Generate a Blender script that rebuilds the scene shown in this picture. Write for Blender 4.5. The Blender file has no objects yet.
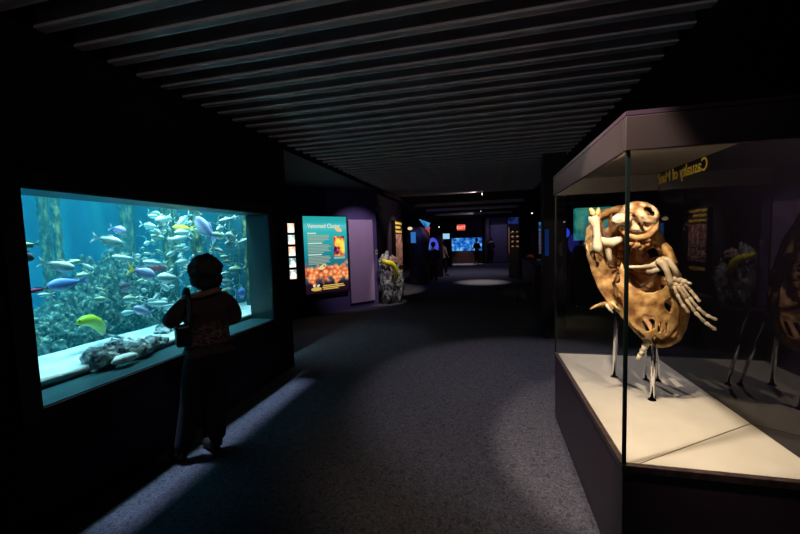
import bpy, bmesh, math, random
from mathutils import Vector, Matrix, noise as mnoise
R = random.Random(7)
sc = bpy.context.scene
col = sc.collection
PI = math.pi

# ---------------------------------------------------------------- helpers
class MB:
    """collects shapes and links them as one mesh object"""
    def __init__(s): s.v = []; s.f = []
    def add(s, vs, fs):
        n = len(s.v); s.v += [tuple(v) for v in vs]; s.f += [tuple(i + n for i in f) for f in fs]; return s
    def box(s, a, b):
        x0, y0, z0 = a; x1, y1, z1 = b
        return s.add([(x0,y0,z0),(x1,y0,z0),(x1,y1,z0),(x0,y1,z0),(x0,y0,z1),(x1,y0,z1),(x1,y1,z1),(x0,y1,z1)],
                     [(0,3,2,1),(4,5,6,7),(0,1,5,4),(1,2,6,5),(2,3,7,6),(3,0,4,7)])
    def obox(s, o, ux, uy, uz):
        o, ux, uy, uz = map(Vector, (o, ux, uy, uz))
        vs = [o, o+ux, o+ux+uy, o+uy, o+uz, o+ux+uz, o+ux+uy+uz, o+uy+uz]
        return s.add(vs, [(0,3,2,1),(4,5,6,7),(0,1,5,4),(1,2,6,5),(2,3,7,6),(3,0,4,7)])
    def tube(s, pts, rad, n=10, flat=1.0, caps=True):
        pts = [Vector(p) for p in pts]
        if not hasattr(rad, '__len__'): rad = [rad] * len(pts)
        up = None; vs = []; fs = []
        for i, p in enumerate(pts):
            t = (pts[min(i+1, len(pts)-1)] - pts[max(i-1, 0)]).normalized()
            if up is None:
                up = Vector((0,0,1)) if abs(t.z) < .9 else Vector((1,0,0))
            a = t.cross(up).normalized(); up = a.cross(t).normalized()
            for k in range(n):
                an = 2*PI*k/n
                vs.append(p + a*math.cos(an)*rad[i] + up*math.sin(an)*rad[i]*flat)
        for i in range(len(pts)-1):
            for k in range(n):
                k2 = (k+1) % n
                fs.append((i*n+k, i*n+k2, (i+1)*n+k2, (i+1)*n+k))
        if caps:
            fs.append(tuple(range(n-1, -1, -1))); fs.append(tuple((len(pts)-1)*n+k for k in range(n)))
        return s.add(vs, fs)
    def lathe(s, prof, c=(0,0,0), n=24):
        vs = []; fs = []
        for r, z in prof:
            for k in range(n):
                vs.append((c[0]+r*math.cos(2*PI*k/n), c[1]+r*math.sin(2*PI*k/n), c[2]+z))
        for i in range(len(prof)-1):
            for k in range(n):
                fs.append((i*n+k, i*n+(k+1)%n, (i+1)*n+(k+1)%n, (i+1)*n+k))
        fs.append(tuple(range(n-1,-1,-1))); fs.append(tuple((len(prof)-1)*n+k for k in range(n)))
        return s.add(vs, fs)
    def blob(s, c, r, amp=.25, freq=2.0, sub=4, seed=0, fn=None):
        bm = bmesh.new(); bmesh.ops.create_icosphere(bm, subdivisions=sub, radius=1)
        c = Vector(c); off = Vector((seed*7.3, seed*3.1, seed*5.7)); vs = []
        for v in bm.verts:
            d = v.co.normalized()
            k = 1 + amp*mnoise.fractal(d*freq+off, 1.0, 2.0, 4) if amp else 1
            q = d*k
            if fn: q = fn(d, q)
            vs.append((c.x+q.x*r[0], c.y+q.y*r[1], c.z+q.z*r[2]))
        fs = [tuple(v.index for v in f.verts) for f in bm.faces]; bm.free()
        return s.add(vs, fs)
    def prism(s, poly, z0, z1):
        n = len(poly)
        vs = [(x,y,z0) for x,y in poly] + [(x,y,z1) for x,y in poly]
        fs = [tuple(range(n-1,-1,-1)), tuple(range(n,2*n))] + [(i,(i+1)%n,n+(i+1)%n,n+i) for i in range(n)]
        return s.add(vs, fs)
    def build(s, name, m, parent=None, smooth=False, bevel=0, local=False):
        me = bpy.data.meshes.new(name); me.from_pydata(s.v, [], s.f); me.update()
        if smooth:
            for p in me.polygons: p.use_smooth = True
        o = bpy.data.objects.new(name, me); col.objects.link(o)
        if m: me.materials.append(m)
        if bevel:
            b = o.modifiers.new('b', 'BEVEL'); b.width = bevel; b.segments = 2; b.limit_method = 'ANGLE'
        setparent(o, parent, local)
        return o
def setparent(o, parent, local=False):
    if parent:
        o.parent = parent
        if not local:
            r = parent
            while r.parent: r = r.parent
            if parent is r: o.matrix_parent_inverse = parent.matrix_basis.inverted()
def thing(name, label, cat, loc=(0,0,0), group=None):
    o = bpy.data.objects.new(name, None); col.objects.link(o); o.location = loc; o.empty_display_size = .1
    o['label'] = label; o['category'] = cat
    if group: o['group'] = group
    return o
def tag(o, label, cat, group=None):
    o['label'] = label; o['category'] = cat
    if group: o['group'] = group
    return o
def struct(o): o['kind'] = 'structure'; return o
def stuff(o, label, cat): o['kind'] = 'stuff'; o['label'] = label; o['category'] = cat; return o

# ---------------------------------------------------------------- materials
def nt(name):
    m = bpy.data.materials.new(name); m.use_nodes = True
    t = m.node_tree; t.nodes.clear(); out = t.nodes.new('ShaderNodeOutputMaterial')
    return m, t, out
def N(t, typ, **kw):
    n = t.nodes.new(typ)
    for k, v in kw.items():
        if k in n.inputs: n.inputs[k].default_value = v
        else: setattr(n, k, v)
    return n
def c4(c): return (c[0], c[1], c[2], 1)
def ramp(t, stops, fac=None, interp='LINEAR'):
    r = t.nodes.new('ShaderNodeValToRGB'); e = r.color_ramp; e.interpolation = interp
    while len(e.elements) < len(stops): e.elements.new(.5)
    for i, (p, c) in enumerate(stops): e.elements[i].position = p; e.elements[i].color = c4(c)
    if fac is not None: t.links.new(fac, r.inputs['Fac'])
    return r
def paint(name, c, rough=.6, spec=.3, metal=0, var=0, scale=8, bump=0, bscale=40):
    m, t, out = nt(name)
    b = N(t, 'ShaderNodeBsdfPrincipled', **{'Base Color': c4(c), 'Roughness': rough, 'Specular IOR Level': spec, 'Metallic': metal})
    if var or bump:
        tc = N(t, 'ShaderNodeTexCoord')
    if var:
        n = N(t, 'ShaderNodeTexNoise', Scale=scale, Detail=5.0); t.links.new(tc.outputs['Object'], n.inputs['Vector'])
        r = ramp(t, [(.3, [x*(1-var) for x in c]), (.7, [min(1, x*(1+var)) for x in c])], n.outputs['Fac'])
        t.links.new(r.outputs['Color'], b.inputs['Base Color'])
    if bump:
        n2 = N(t, 'ShaderNodeTexNoise', Scale=bscale, Detail=4.0); t.links.new(tc.outputs['Object'], n2.inputs['Vector'])
        bp = N(t, 'ShaderNodeBump', Strength=bump, Distance=.02); t.links.new(n2.outputs['Fac'], bp.inputs['Height'])
        t.links.new(bp.outputs['Normal'], b.inputs['Normal'])
    t.links.new(b.outputs[0], out.inputs[0]); return m
def emit(name, c, s=1.0):
    m, t, out = nt(name); e = N(t, 'ShaderNodeEmission', Color=c4(c), Strength=s); t.links.new(e.outputs[0], out.inputs[0]); return m
def noisecol(name, stops, scale, rough=.8, detail=6, dist=0, bump=.4, stretch=(1,1,1)):
    m, t, out = nt(name); tc = N(t, 'ShaderNodeTexCoord'); mp = N(t, 'ShaderNodeMapping'); mp.inputs['Scale'].default_value = stretch
    t.links.new(tc.outputs['Object'], mp.inputs['Vector'])
    n = N(t, 'ShaderNodeTexNoise', Scale=scale, Detail=detail, Distortion=dist); t.links.new(mp.outputs[0], n.inputs['Vector'])
    r = ramp(t, stops, n.outputs['Fac'])
    b = N(t, 'ShaderNodeBsdfPrincipled', Roughness=rough); t.links.new(r.outputs[0], b.inputs['Base Color'])
    bp = N(t, 'ShaderNodeBump', Strength=bump, Distance=.03); t.links.new(n.outputs['Fac'], bp.inputs['Height']); t.links.new(bp.outputs[0], b.inputs['Normal'])
    t.links.new(b.outputs[0], out.inputs[0]); return m
def facing(t, f0, k, p):
    lw = N(t, 'ShaderNodeLayerWeight', Blend=.5); pw = N(t, 'ShaderNodeMath', operation='POWER'); pw.inputs[1].default_value = p
    ma = N(t, 'ShaderNodeMath', operation='MULTIPLY_ADD'); ma.inputs[1].default_value = k; ma.inputs[2].default_value = f0; ma.use_clamp = True
    t.links.new(lw.outputs['Facing'], pw.inputs[0]); t.links.new(pw.outputs[0], ma.inputs[0]); return ma.outputs[0]
def pane_mat(name, tint, base, k=.3, gloss=1.0):
    m, t, out = nt(name)
    tr = N(t, 'ShaderNodeBsdfTransparent', Color=c4(tint)); gl = N(t, 'ShaderNodeBsdfGlossy', Roughness=0.0, Color=(gloss,gloss,gloss,1))
    mx = N(t, 'ShaderNodeMixShader'); t.links.new(facing(t, base, k, 4), mx.inputs[0]); t.links.new(tr.outputs[0], mx.inputs[1]); t.links.new(gl.outputs[0], mx.inputs[2])
    t.links.new(mx.outputs[0], out.inputs[0]); return m

M = {}
M['wall'] = paint('dark_wall_paint', (.02,.013,.028), .7, .2, var=.3, scale=2)
M['trim'] = paint('dark_brown_trim', (.028,.014,.014), .45, .3, var=.3, scale=3)
M['purple'] = paint('purple_wall_paint', (.085,.062,.17), .75, .2, var=.08, scale=3)
M['lavender'] = paint('lavender_panel_paint', (.42,.28,.42), .7, .2, var=.05, scale=3)
M['ceil'] = paint('black_ceiling', (.01,.01,.012), .9, .1)
M['baffle'] = paint('grey_baffle', (.5,.44,.45), .6, .3, var=.15, scale=5)
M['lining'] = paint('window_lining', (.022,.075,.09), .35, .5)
M['jamb'] = paint('window_jamb', (.008,.028,.032), .35, .5)  # darker copy of the lining; the far jamb's shade is in its colour
M['case'] = paint('case_black', (.045,.025,.045), .4, .4, var=.15, scale=4)
M['fascia'] = paint('case_fascia', (.034,.022,.024), .5, .4, var=.15, scale=4)
M['rail'] = paint('case_rail', (.06,.04,.04), .35, .5, var=.5, scale=30)
M['deck'] = paint('cream_deck', (.60,.54,.46), .6, .3, var=.06, scale=6)
M['soffit'] = paint('case_soffit', (.2,.165,.14), .6, .3)
M['seam'] = paint('deck_seam', (.2,.13,.09), .7, .2)
M['glass'] = pane_mat('case_glass', (.98,.985,.98), .006, .14)
M['tankglass'] = pane_mat('tank_glass', (.97,.99,.99), .003, .3)
M['edge'] = paint('glass_edge', (.003,.010,.009), .5, .2)
M['bone'] = noisecol('amber_bone', [(.34,(.12,.05,.015)),(.46,(.30,.15,.045)),(.56,(.42,.25,.09)),(.68,(.55,.40,.2))], 15, .55, bump=.25)
M['bone_in'] = noisecol('inner_bone', [(.3,(.2,.085,.03)),(.5,(.42,.21,.085)),(.7,(.6,.37,.18))], 12, .6, bump=.3)
M['white_bone'] = noisecol('white_bone', [(.3,(.42,.31,.19)),(.6,(.6,.51,.38))], 14, .5, bump=.15)
M['skullm'] = noisecol('skull_bone', [(.36,(.2,.08,.03)),(.46,(.36,.2,.09)),(.54,(.55,.44,.3))], 11, .5, bump=.2)
M['rock'] = noisecol('grey_rock', [(.32,(.03,.03,.035)),(.5,(.22,.21,.2)),(.65,(.5,.48,.45))], 16, .8, bump=.8)
M['yellow'] = paint('yellow_eel', (.75,.62,.02), .4, .4)
M['black'] = paint('matt_black', (.01,.01,.012), .6, .3)
M['metal'] = paint('dark_metal', (.05,.05,.055), .35, .5, .6)
M['hair'] = noisecol('dark_hair', [(.3,(.004,.003,.003)),(.7,(.02,.013,.01))], 40, .55, stretch=(4,4,1))
M['skin'] = paint('skin', (.42,.25,.18), .55, .3)
M['boot'] = paint('brown_boot', (.018,.011,.009), .5, .4)
M['trouser'] = paint('dark_trousers', (.016,.016,.022), .8, .2, var=.2, scale=20)
M['bag'] = paint('black_bag', (.012,.01,.01), .4, .4)
M['dark_cloth'] = paint('dark_cloth', (.015,.013,.02), .8, .2)
M['pale_cloth'] = paint('pale_cloth', (.4,.28,.26), .8, .2)

def jacket_mat():
    m, t, out = nt('patterned_jacket'); tc = N(t, 'ShaderNodeTexCoord')
    vo = N(t, 'ShaderNodeTexVoronoi', Scale=17.0, feature='DISTANCE_TO_EDGE'); ns = N(t, 'ShaderNodeTexNoise', Scale=9.0)
    mxv = N(t, 'ShaderNodeMix', data_type='VECTOR'); mxv.inputs[0].default_value = .12
    t.links.new(tc.outputs['Object'], mxv.inputs[4]); t.links.new(ns.outputs['Color'], mxv.inputs[5]); t.links.new(mxv.outputs[1], vo.inputs['Vector'])
    pat = ramp(t, [(.04,(.2,.13,.11)),(.1,(.05,.026,.024))], vo.outputs['Distance'])
    sp = N(t, 'ShaderNodeSeparateXYZ'); t.links.new(tc.outputs['Object'], sp.inputs[0])
    band = ramp(t, [(.0,(0,0,0)),(.3,(0,0,0)),(.36,(1,1,1)),(.56,(1,1,1)),(.62,(0,0,0))])
    mr = N(t, 'ShaderNodeMapRange'); mr.inputs['From Min'].default_value = .7; mr.inputs['From Max'].default_value = 1.3
    t.links.new(sp.outputs['Z'], mr.inputs[0]); t.links.new(mr.outputs[0], band.inputs[0])
    mc = N(t, 'ShaderNodeMix', data_type='RGBA'); mc.inputs[6].default_value = (.045,.024,.022,1)
    t.links.new(band.outputs[0], mc.inputs[0]); t.links.new(pat.outputs[0], mc.inputs[7])
    b = N(t, 'ShaderNodeBsdfPrincipled', Roughness=.85); t.links.new(mc.outputs[2], b.inputs['Base Color'])
    t.links.new(b.outputs[0], out.inputs[0]); return m
M['jacket'] = jacket_mat()

def carpet_mat():
    m, t, out = nt('patterned_carpet'); tc = N(t, 'ShaderNodeTexCoord')
    n = N(t, 'ShaderNodeTexNoise', Scale=27.0, Detail=1.0, Distortion=.7); t.links.new(tc.outputs['Object'], n.inputs['Vector'])
    r = ramp(t, [(.38,(.075,.072,.095)),(.44,(.15,.145,.18)),(.49,(.15,.145,.18)),(.54,(.068,.066,.087)),(.61,(.14,.135,.17)),(.68,(.075,.072,.095))], n.outputs['Fac'])
    f = N(t, 'ShaderNodeTexNoise', Scale=220.0, Detail=2.0); t.links.new(tc.outputs['Object'], f.inputs['Vector'])
    mul = N(t, 'ShaderNodeMix', data_type='RGBA', blend_type='MULTIPLY'); mul.inputs[0].default_value = .45
    t.links.new(r.outputs[0], mul.inputs[6]); t.links.new(f.outputs['Fac'], mul.inputs[7])
    b = N(t, 'ShaderNodeBsdfPrincipled', Roughness=.95, **{'Specular IOR Level': .1}); t.links.new(mul.outputs[2], b.inputs['Base Color'])
    bp = N(t, 'ShaderNodeBump', Strength=.4, Distance=.004); t.links.new(f.outputs['Fac'], bp.inputs['Height']); t.links.new(bp.outputs[0], b.inputs['Normal'])
    t.links.new(b.outputs[0], out.inputs[0]); return m
M['carpet'] = carpet_mat()

def dark_acrylic():
    m, t, out = nt('dark_acrylic'); d = N(t, 'ShaderNodeBsdfDiffuse', Color=(.004,.003,.006,1)); g = N(t, 'ShaderNodeBsdfGlossy', Roughness=0.0, Color=(.9,.9,.95,1))
    mx = N(t, 'ShaderNodeMixShader'); t.links.new(facing(t, .012, .55, 3), mx.inputs[0])
    t.links.new(d.outputs[0], mx.inputs[1]); t.links.new(g.outputs[0], mx.inputs[2]); t.links.new(mx.outputs[0], out.inputs[0]); return m
M['mirror'] = dark_acrylic()
def clear_acrylic():
    m, t, out = nt('clear_acrylic'); g = N(t, 'ShaderNodeBsdfGlass', IOR=1.45, Roughness=0.0, Color=(.97,.96,.94,1)); t.links.new(g.outputs[0], out.inputs[0]); return m
M['acrylic'] = clear_acrylic()
def water_mat():
    m, t, out = nt('tank_water')
    a = N(t, 'ShaderNodeVolumeAbsorption', Color=(.05,.58,.82,1), Density=.30); s_ = N(t, 'ShaderNodeVolumeScatter', Color=(.07,.64,.80,1), Density=.10, Anisotropy=.2)
    ad = N(t, 'ShaderNodeAddShader'); t.links.new(a.outputs[0], ad.inputs[0]); t.links.new(s_.outputs[0], ad.inputs[1]); t.links.new(ad.outputs[0], out.inputs['Volume']); return m
M['water'] = water_mat()
M['sand'] = noisecol('pale_sand', [(.3,(.5,.54,.52)),(.6,(.75,.78,.74))], 9, .9, bump=.4)
M['tankback'] = noisecol('tank_backdrop', [(.35,(.01,.09,.15)),(.5,(.02,.19,.26)),(.68,(.06,.32,.31))], 1.3, .9, dist=.6, bump=.2, stretch=(1,2.2,.5))
M['reef'] = noisecol('reef_growth', [(.36,(.008,.035,.035)),(.48,(.028,.085,.075)),(.57,(.085,.17,.125)),(.66,(.34,.42,.27))], 26, .9, detail=6, dist=0, bump=.35)
M['piling'] = noisecol('encrusted_piling', [(.35,(.012,.05,.045)),(.5,(.05,.12,.08)),(.64,(.26,.32,.14))], 24, .9, detail=8, bump=.8, stretch=(1,1,.45))
M['log'] = noisecol('dark_log', [(.35,(.02,.035,.045)),(.5,(.12,.17,.19)),(.64,(.55,.62,.6))], 16, .85, detail=7, bump=.9)
M['shell'] = noisecol('pale_shell', [(.35,(.3,.42,.4)),(.6,(.75,.82,.78))], 16, .5)
M['kelp'] = noisecol('kelp_green', [(.35,(.04,.14,.09)),(.65,(.2,.34,.2))], 10, .6)
def fishmat(name, back, side, belly, rough=.3, metal=.0):
    m, t, out = nt(name); tc = N(t, 'ShaderNodeTexCoord'); sp = N(t, 'ShaderNodeSeparateXYZ'); t.links.new(tc.outputs['Generated'], sp.inputs[0])
    n = N(t, 'ShaderNodeTexNoise', Scale=7.0, Detail=3.0); t.links.new(tc.outputs['Generated'], n.inputs['Vector'])
    ad = N(t, 'ShaderNodeMath', operation='MULTIPLY_ADD'); ad.inputs[1].default_value = .22; t.links.new(n.outputs['Fac'], ad.inputs[0]); t.links.new(sp.outputs['Z'], ad.inputs[2])
    r = ramp(t, [(.3, belly), (.52, side), (.72, side), (.9, back)], ad.outputs[0])
    b = N(t, 'ShaderNodeBsdfPrincipled', Roughness=rough, Metallic=metal); t.links.new(r.outputs[0], b.inputs['Base Color']); t.links.new(b.outputs[0], out.inputs[0]); return m
FM = {
 'green': fishmat('fish_silver_green', (.75,.88,.55), (.07,.22,.19), (.4,.55,.48)),
 'white': fishmat('fish_pale', (.9,.95,.85), (.16,.34,.35), (.62,.78,.74)),
 'blue': fishmat('fish_blue', (.2,.35,.75), (.1,.22,.65), (.35,.5,.8)),
 'violet': fishmat('fish_violet', (.6,.62,.8), (.2,.24,.5), (.6,.64,.78)),
 'dark': fishmat('fish_dark', (.12,.1,.14), (.05,.04,.06), (.2,.2,.22)),
 'red': fishmat('fish_maroon', (.35,.03,.06), (.3,.02,.06), (.35,.05,.08)),
 'mag': fishmat('fish_magenta', (.6,.06,.2), (.5,.04,.18), (.7,.3,.05)),
 'yel': fishmat('fish_yellow', (.9,.75,.05), (.9,.7,.05), (.9,.8,.2)),
 'pink': fishmat('fish_pink', (.6,.2,.14), (.65,.26,.2), (.7,.4,.32)),
 'moray': fishmat('green_moray', (.42,.62,.02), (.28,.5,.02), (.1,.24,.03)),
}

WATER = True
FISHLIST = [
((-3.000,1.827,1.700),0.128,(0.06,-0.99,-0.12),'jack','green',None,"yellow-green fish cut off by the window's near edge, forked tail showing"),
((-3.000,1.793,1.628),0.120,(0.12,0.89,-0.46),'tang','dark',None,"dark fish at the window's near edge below a forked tail"),
((-3.150,2.084,1.546),0.232,(0.15,0.96,-0.28),'jack','white',None,'pale jack fish with long forked tail above the blue fish'),
((-3.300,2.275,1.552),0.148,(0.22,0.98,0.17),'jack','green',None,"greenish fish overlapping the pale jack fish's head"),
((-3.350,2.416,1.440),0.157,(0.12,-1.00,-0.02),'jack','green',None,"dark-backed green fish just above the blue fish's tail"),
((-3.450,2.503,1.516),0.141,(0.21,0.84,-0.54),'slim','white',None,'thin pale fish above the dark-backed green fish'),
((-3.100,2.107,1.408),0.253,(-0.24,-1.00,-0.08),'big','blue',None,"large blue fish near the window's near edge"),
((-3.000,1.855,1.391),0.139,(-0.02,-0.99,-0.10),'slim','mag','yel',"magenta fish with yellow tail at the window's near edge"),
((-3.200,2.025,1.331),0.137,(0.22,-1.00,0.09),'slim','white',None,'thin pale fish right under the magenta fish'),
((-3.200,2.519,1.733),0.254,(0.07,0.97,-0.23),'jack','white',None,'pale jack fish swimming under the round violet fish'),
((-3.300,2.699,1.833),0.146,(0.20,0.95,-0.32),'tang','violet',None,'round violet and white fish alone in the open blue water'),
((-3.300,2.750,1.569),0.243,(-0.19,-0.99,0.16),'slim','white',None,'slim bright fish before the middle piling'),
((-3.500,3.194,1.894),0.204,(-0.02,0.99,-0.14),'jack','white',None,'pale fish at the near end of the upper school'),
((-3.200,2.816,1.427),0.331,(-0.13,0.96,-0.27),'jack','violet','yel','violet-white fish with yellowish tail over the reef'),
((-3.600,3.269,1.595),0.132,(0.02,-0.99,0.13),'slim','white',None,'tiny slim fish above the maroon fish'),
((-3.300,3.060,1.499),0.301,(0.04,-0.99,0.14),'slim','white',None,'long bright slim fish directly above the maroon fish'),
((-3.350,3.129,1.443),0.193,(-0.24,-1.00,0.08),'jack','red',None,'maroon fish below a long bright slim fish'),
((-3.200,3.123,1.342),0.279,(-0.14,-0.99,0.14),'big','white',None,"big pale fish beside the visitor's hair"),
((-3.400,3.231,1.239),0.203,(-0.11,0.82,-0.57),'jack','white',None,'pale fish slanting down under the big pale fish'),
((-3.400,3.148,1.150),0.172,(0.21,-0.88,-0.47),'jack','white',None,"pale fish nosing steeply downward by the visitor's shoulder"),
((-3.300,3.012,1.091),0.299,(0.13,0.99,-0.15),'slim','white',None,"slim pale fish level with the visitor's collar"),
((-3.400,2.785,1.224),0.135,(-0.17,0.93,-0.37),'tang','dark',None,'small dark round fish over the reef'),
((-3.350,2.816,1.171),0.210,(0.15,-0.99,0.11),'jack','green',None,'curved green fish just below the small dark round fish'),
((-3.300,2.467,1.222),0.164,(-0.18,0.99,-0.13),'jack','green',None,'dull green fish above the moray eel'),
((-3.150,2.752,1.068),0.234,(0.06,-0.92,0.40),'jack','violet',None,'violet-white fish above the sand between moray and visitor'),
((-3.500,2.900,1.288),0.149,(-0.19,-1.00,-0.09),'tang','dark',None,'small dark fish above the dark round fish'),
((-3.200,3.678,1.854),0.366,(-0.25,-0.58,0.82),'big','violet',None,"large violet fish diving over the visitor's head"),
((-3.400,3.291,1.958),0.254,(0.19,-0.98,-0.19),'big','white',None,"stout pale fish topmost at the school's near end"),
((-3.500,3.679,1.982),0.248,(-0.15,-0.71,-0.70),'jack','white',None,'pale fish swimming steeply, tail up, beside the large violet fish'),
((-3.200,4.059,1.991),0.273,(-0.14,-0.97,-0.22),'slim','white',None,"slim fish in the top pair by the window's far corner, nearer one"),
((-3.250,4.270,2.023),0.268,(0.24,-0.98,-0.19),'slim','white',None,"slim fish in the top pair by the window's far corner, farther one"),
((-3.250,3.991,1.876),0.243,(0.19,-0.98,-0.22),'jack','white',None,"pale fish just past the large violet fish's flank"),
((-3.200,3.887,1.788),0.224,(-0.11,-0.99,0.11),'jack','green',None,"greenish fish beside the large violet fish's tail"),
((-3.200,4.115,1.774),0.309,(0.23,-0.99,0.15),'jack','white',None,'bright fish in the far column, below the top pair'),
((-3.200,4.095,1.688),0.250,(0.02,-1.00,-0.10),'jack','white',None,"bright fish in the far column, level with the violet fish's tail tip"),
((-3.150,4.238,1.705),0.258,(0.09,0.96,0.27),'slim','white',None,"slim fish slanting upward at the window's far edge"),
((-3.200,3.837,1.610),0.298,(-0.15,0.97,-0.25),'slim','white','yel',"slim fish with yellowish tail above and past the visitor's hair"),
((-3.200,3.977,1.519),0.256,(0.22,-1.00,-0.00),'slim','green',None,'slim green fish in the far column, topmost beside the hair'),
((-3.250,4.080,1.450),0.244,(0.10,-1.00,0.01),'slim','white',None,'slim pale fish in the far column, second beside the hair'),
((-3.450,3.332,1.886),0.229,(0.23,-0.98,-0.18),'jack','white',None,'pale fish just beneath the stout topmost fish'),
((-3.400,3.227,1.816),0.164,(0.20,-0.94,0.34),'jack','white',None,"pale fish sloping down at the school's near end"),
((-3.400,3.561,1.876),0.294,(-0.10,-1.00,0.04),'slim','yel',None,'long thin yellowish fish pointing at the large violet fish'),
((-3.400,3.760,1.854),0.239,(-0.07,0.98,-0.20),'slim','white',None,"slim fish swimming toward the large violet fish's middle"),
((-3.350,3.502,1.819),0.231,(-0.17,-1.00,-0.07),'big','white',None,'stout pale fish in the middle of the upper school'),
((-3.350,3.468,1.757),0.236,(-0.18,-0.98,-0.21),'big','white',None,'stout pale fish lowest in the upper school'),
((-3.400,3.229,1.766),0.199,(-0.22,-0.99,0.14),'jack','green',None,"greenish fish lowest at the school's near end"),
((-3.500,3.472,1.590),0.169,(-0.10,-0.91,-0.40),'jack','white',None,"pale fish tilted upward left of the visitor's hair"),
((-3.500,3.604,1.573),0.154,(0.05,-0.78,-0.63),'jack','white',None,"pale fish tilted steeply next to the visitor's crown"),
((-3.600,3.232,1.520),0.129,(-0.25,0.86,-0.51),'slim','green',None,'little green fish slanting above the long bright slim fish'),
((-3.400,3.524,1.488),0.236,(0.09,-1.00,-0.10),'jack','white',None,"pale fish touching the visitor's hair outline"),
((-3.100,4.088,1.045),0.235,(-0.08,1.00,-0.09),'tang','blue',None,"small blue round fish low at the window's far edge"),
((-3.200,4.180,1.337),0.301,(-0.10,-1.00,0.04),'jack','green',None,'round green fish in the far column, nearest the far edge'),
((-3.200,3.976,1.310),0.258,(0.16,-1.00,-0.01),'slim','white',None,"slim fish in the far column, level with the visitor's ear"),
((-3.200,3.975,1.202),0.238,(-0.01,-1.00,0.06),'jack','white',None,"pale fish in the far column, level with the visitor's collar"),
((-3.200,3.992,1.098),0.222,(-0.09,-1.00,-0.05),'jack','green',None,'greenish fish lowest in the far column'),
((-3.450,2.621,1.286),0.122,(-0.01,-0.93,0.37),'slim','green',None,'thin green fish over the reef between blue fish and dark round fish'),
((-3.300,3.143,0.990),0.168,(0.10,0.92,-0.39),'jack','white',None,"small pale fish by the visitor's elbow"),
((-3.500,2.710,1.388),0.116,(-0.22,0.93,-0.36),'slim','green',None,'thin green fish in front of the fourth reef rock')]
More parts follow.
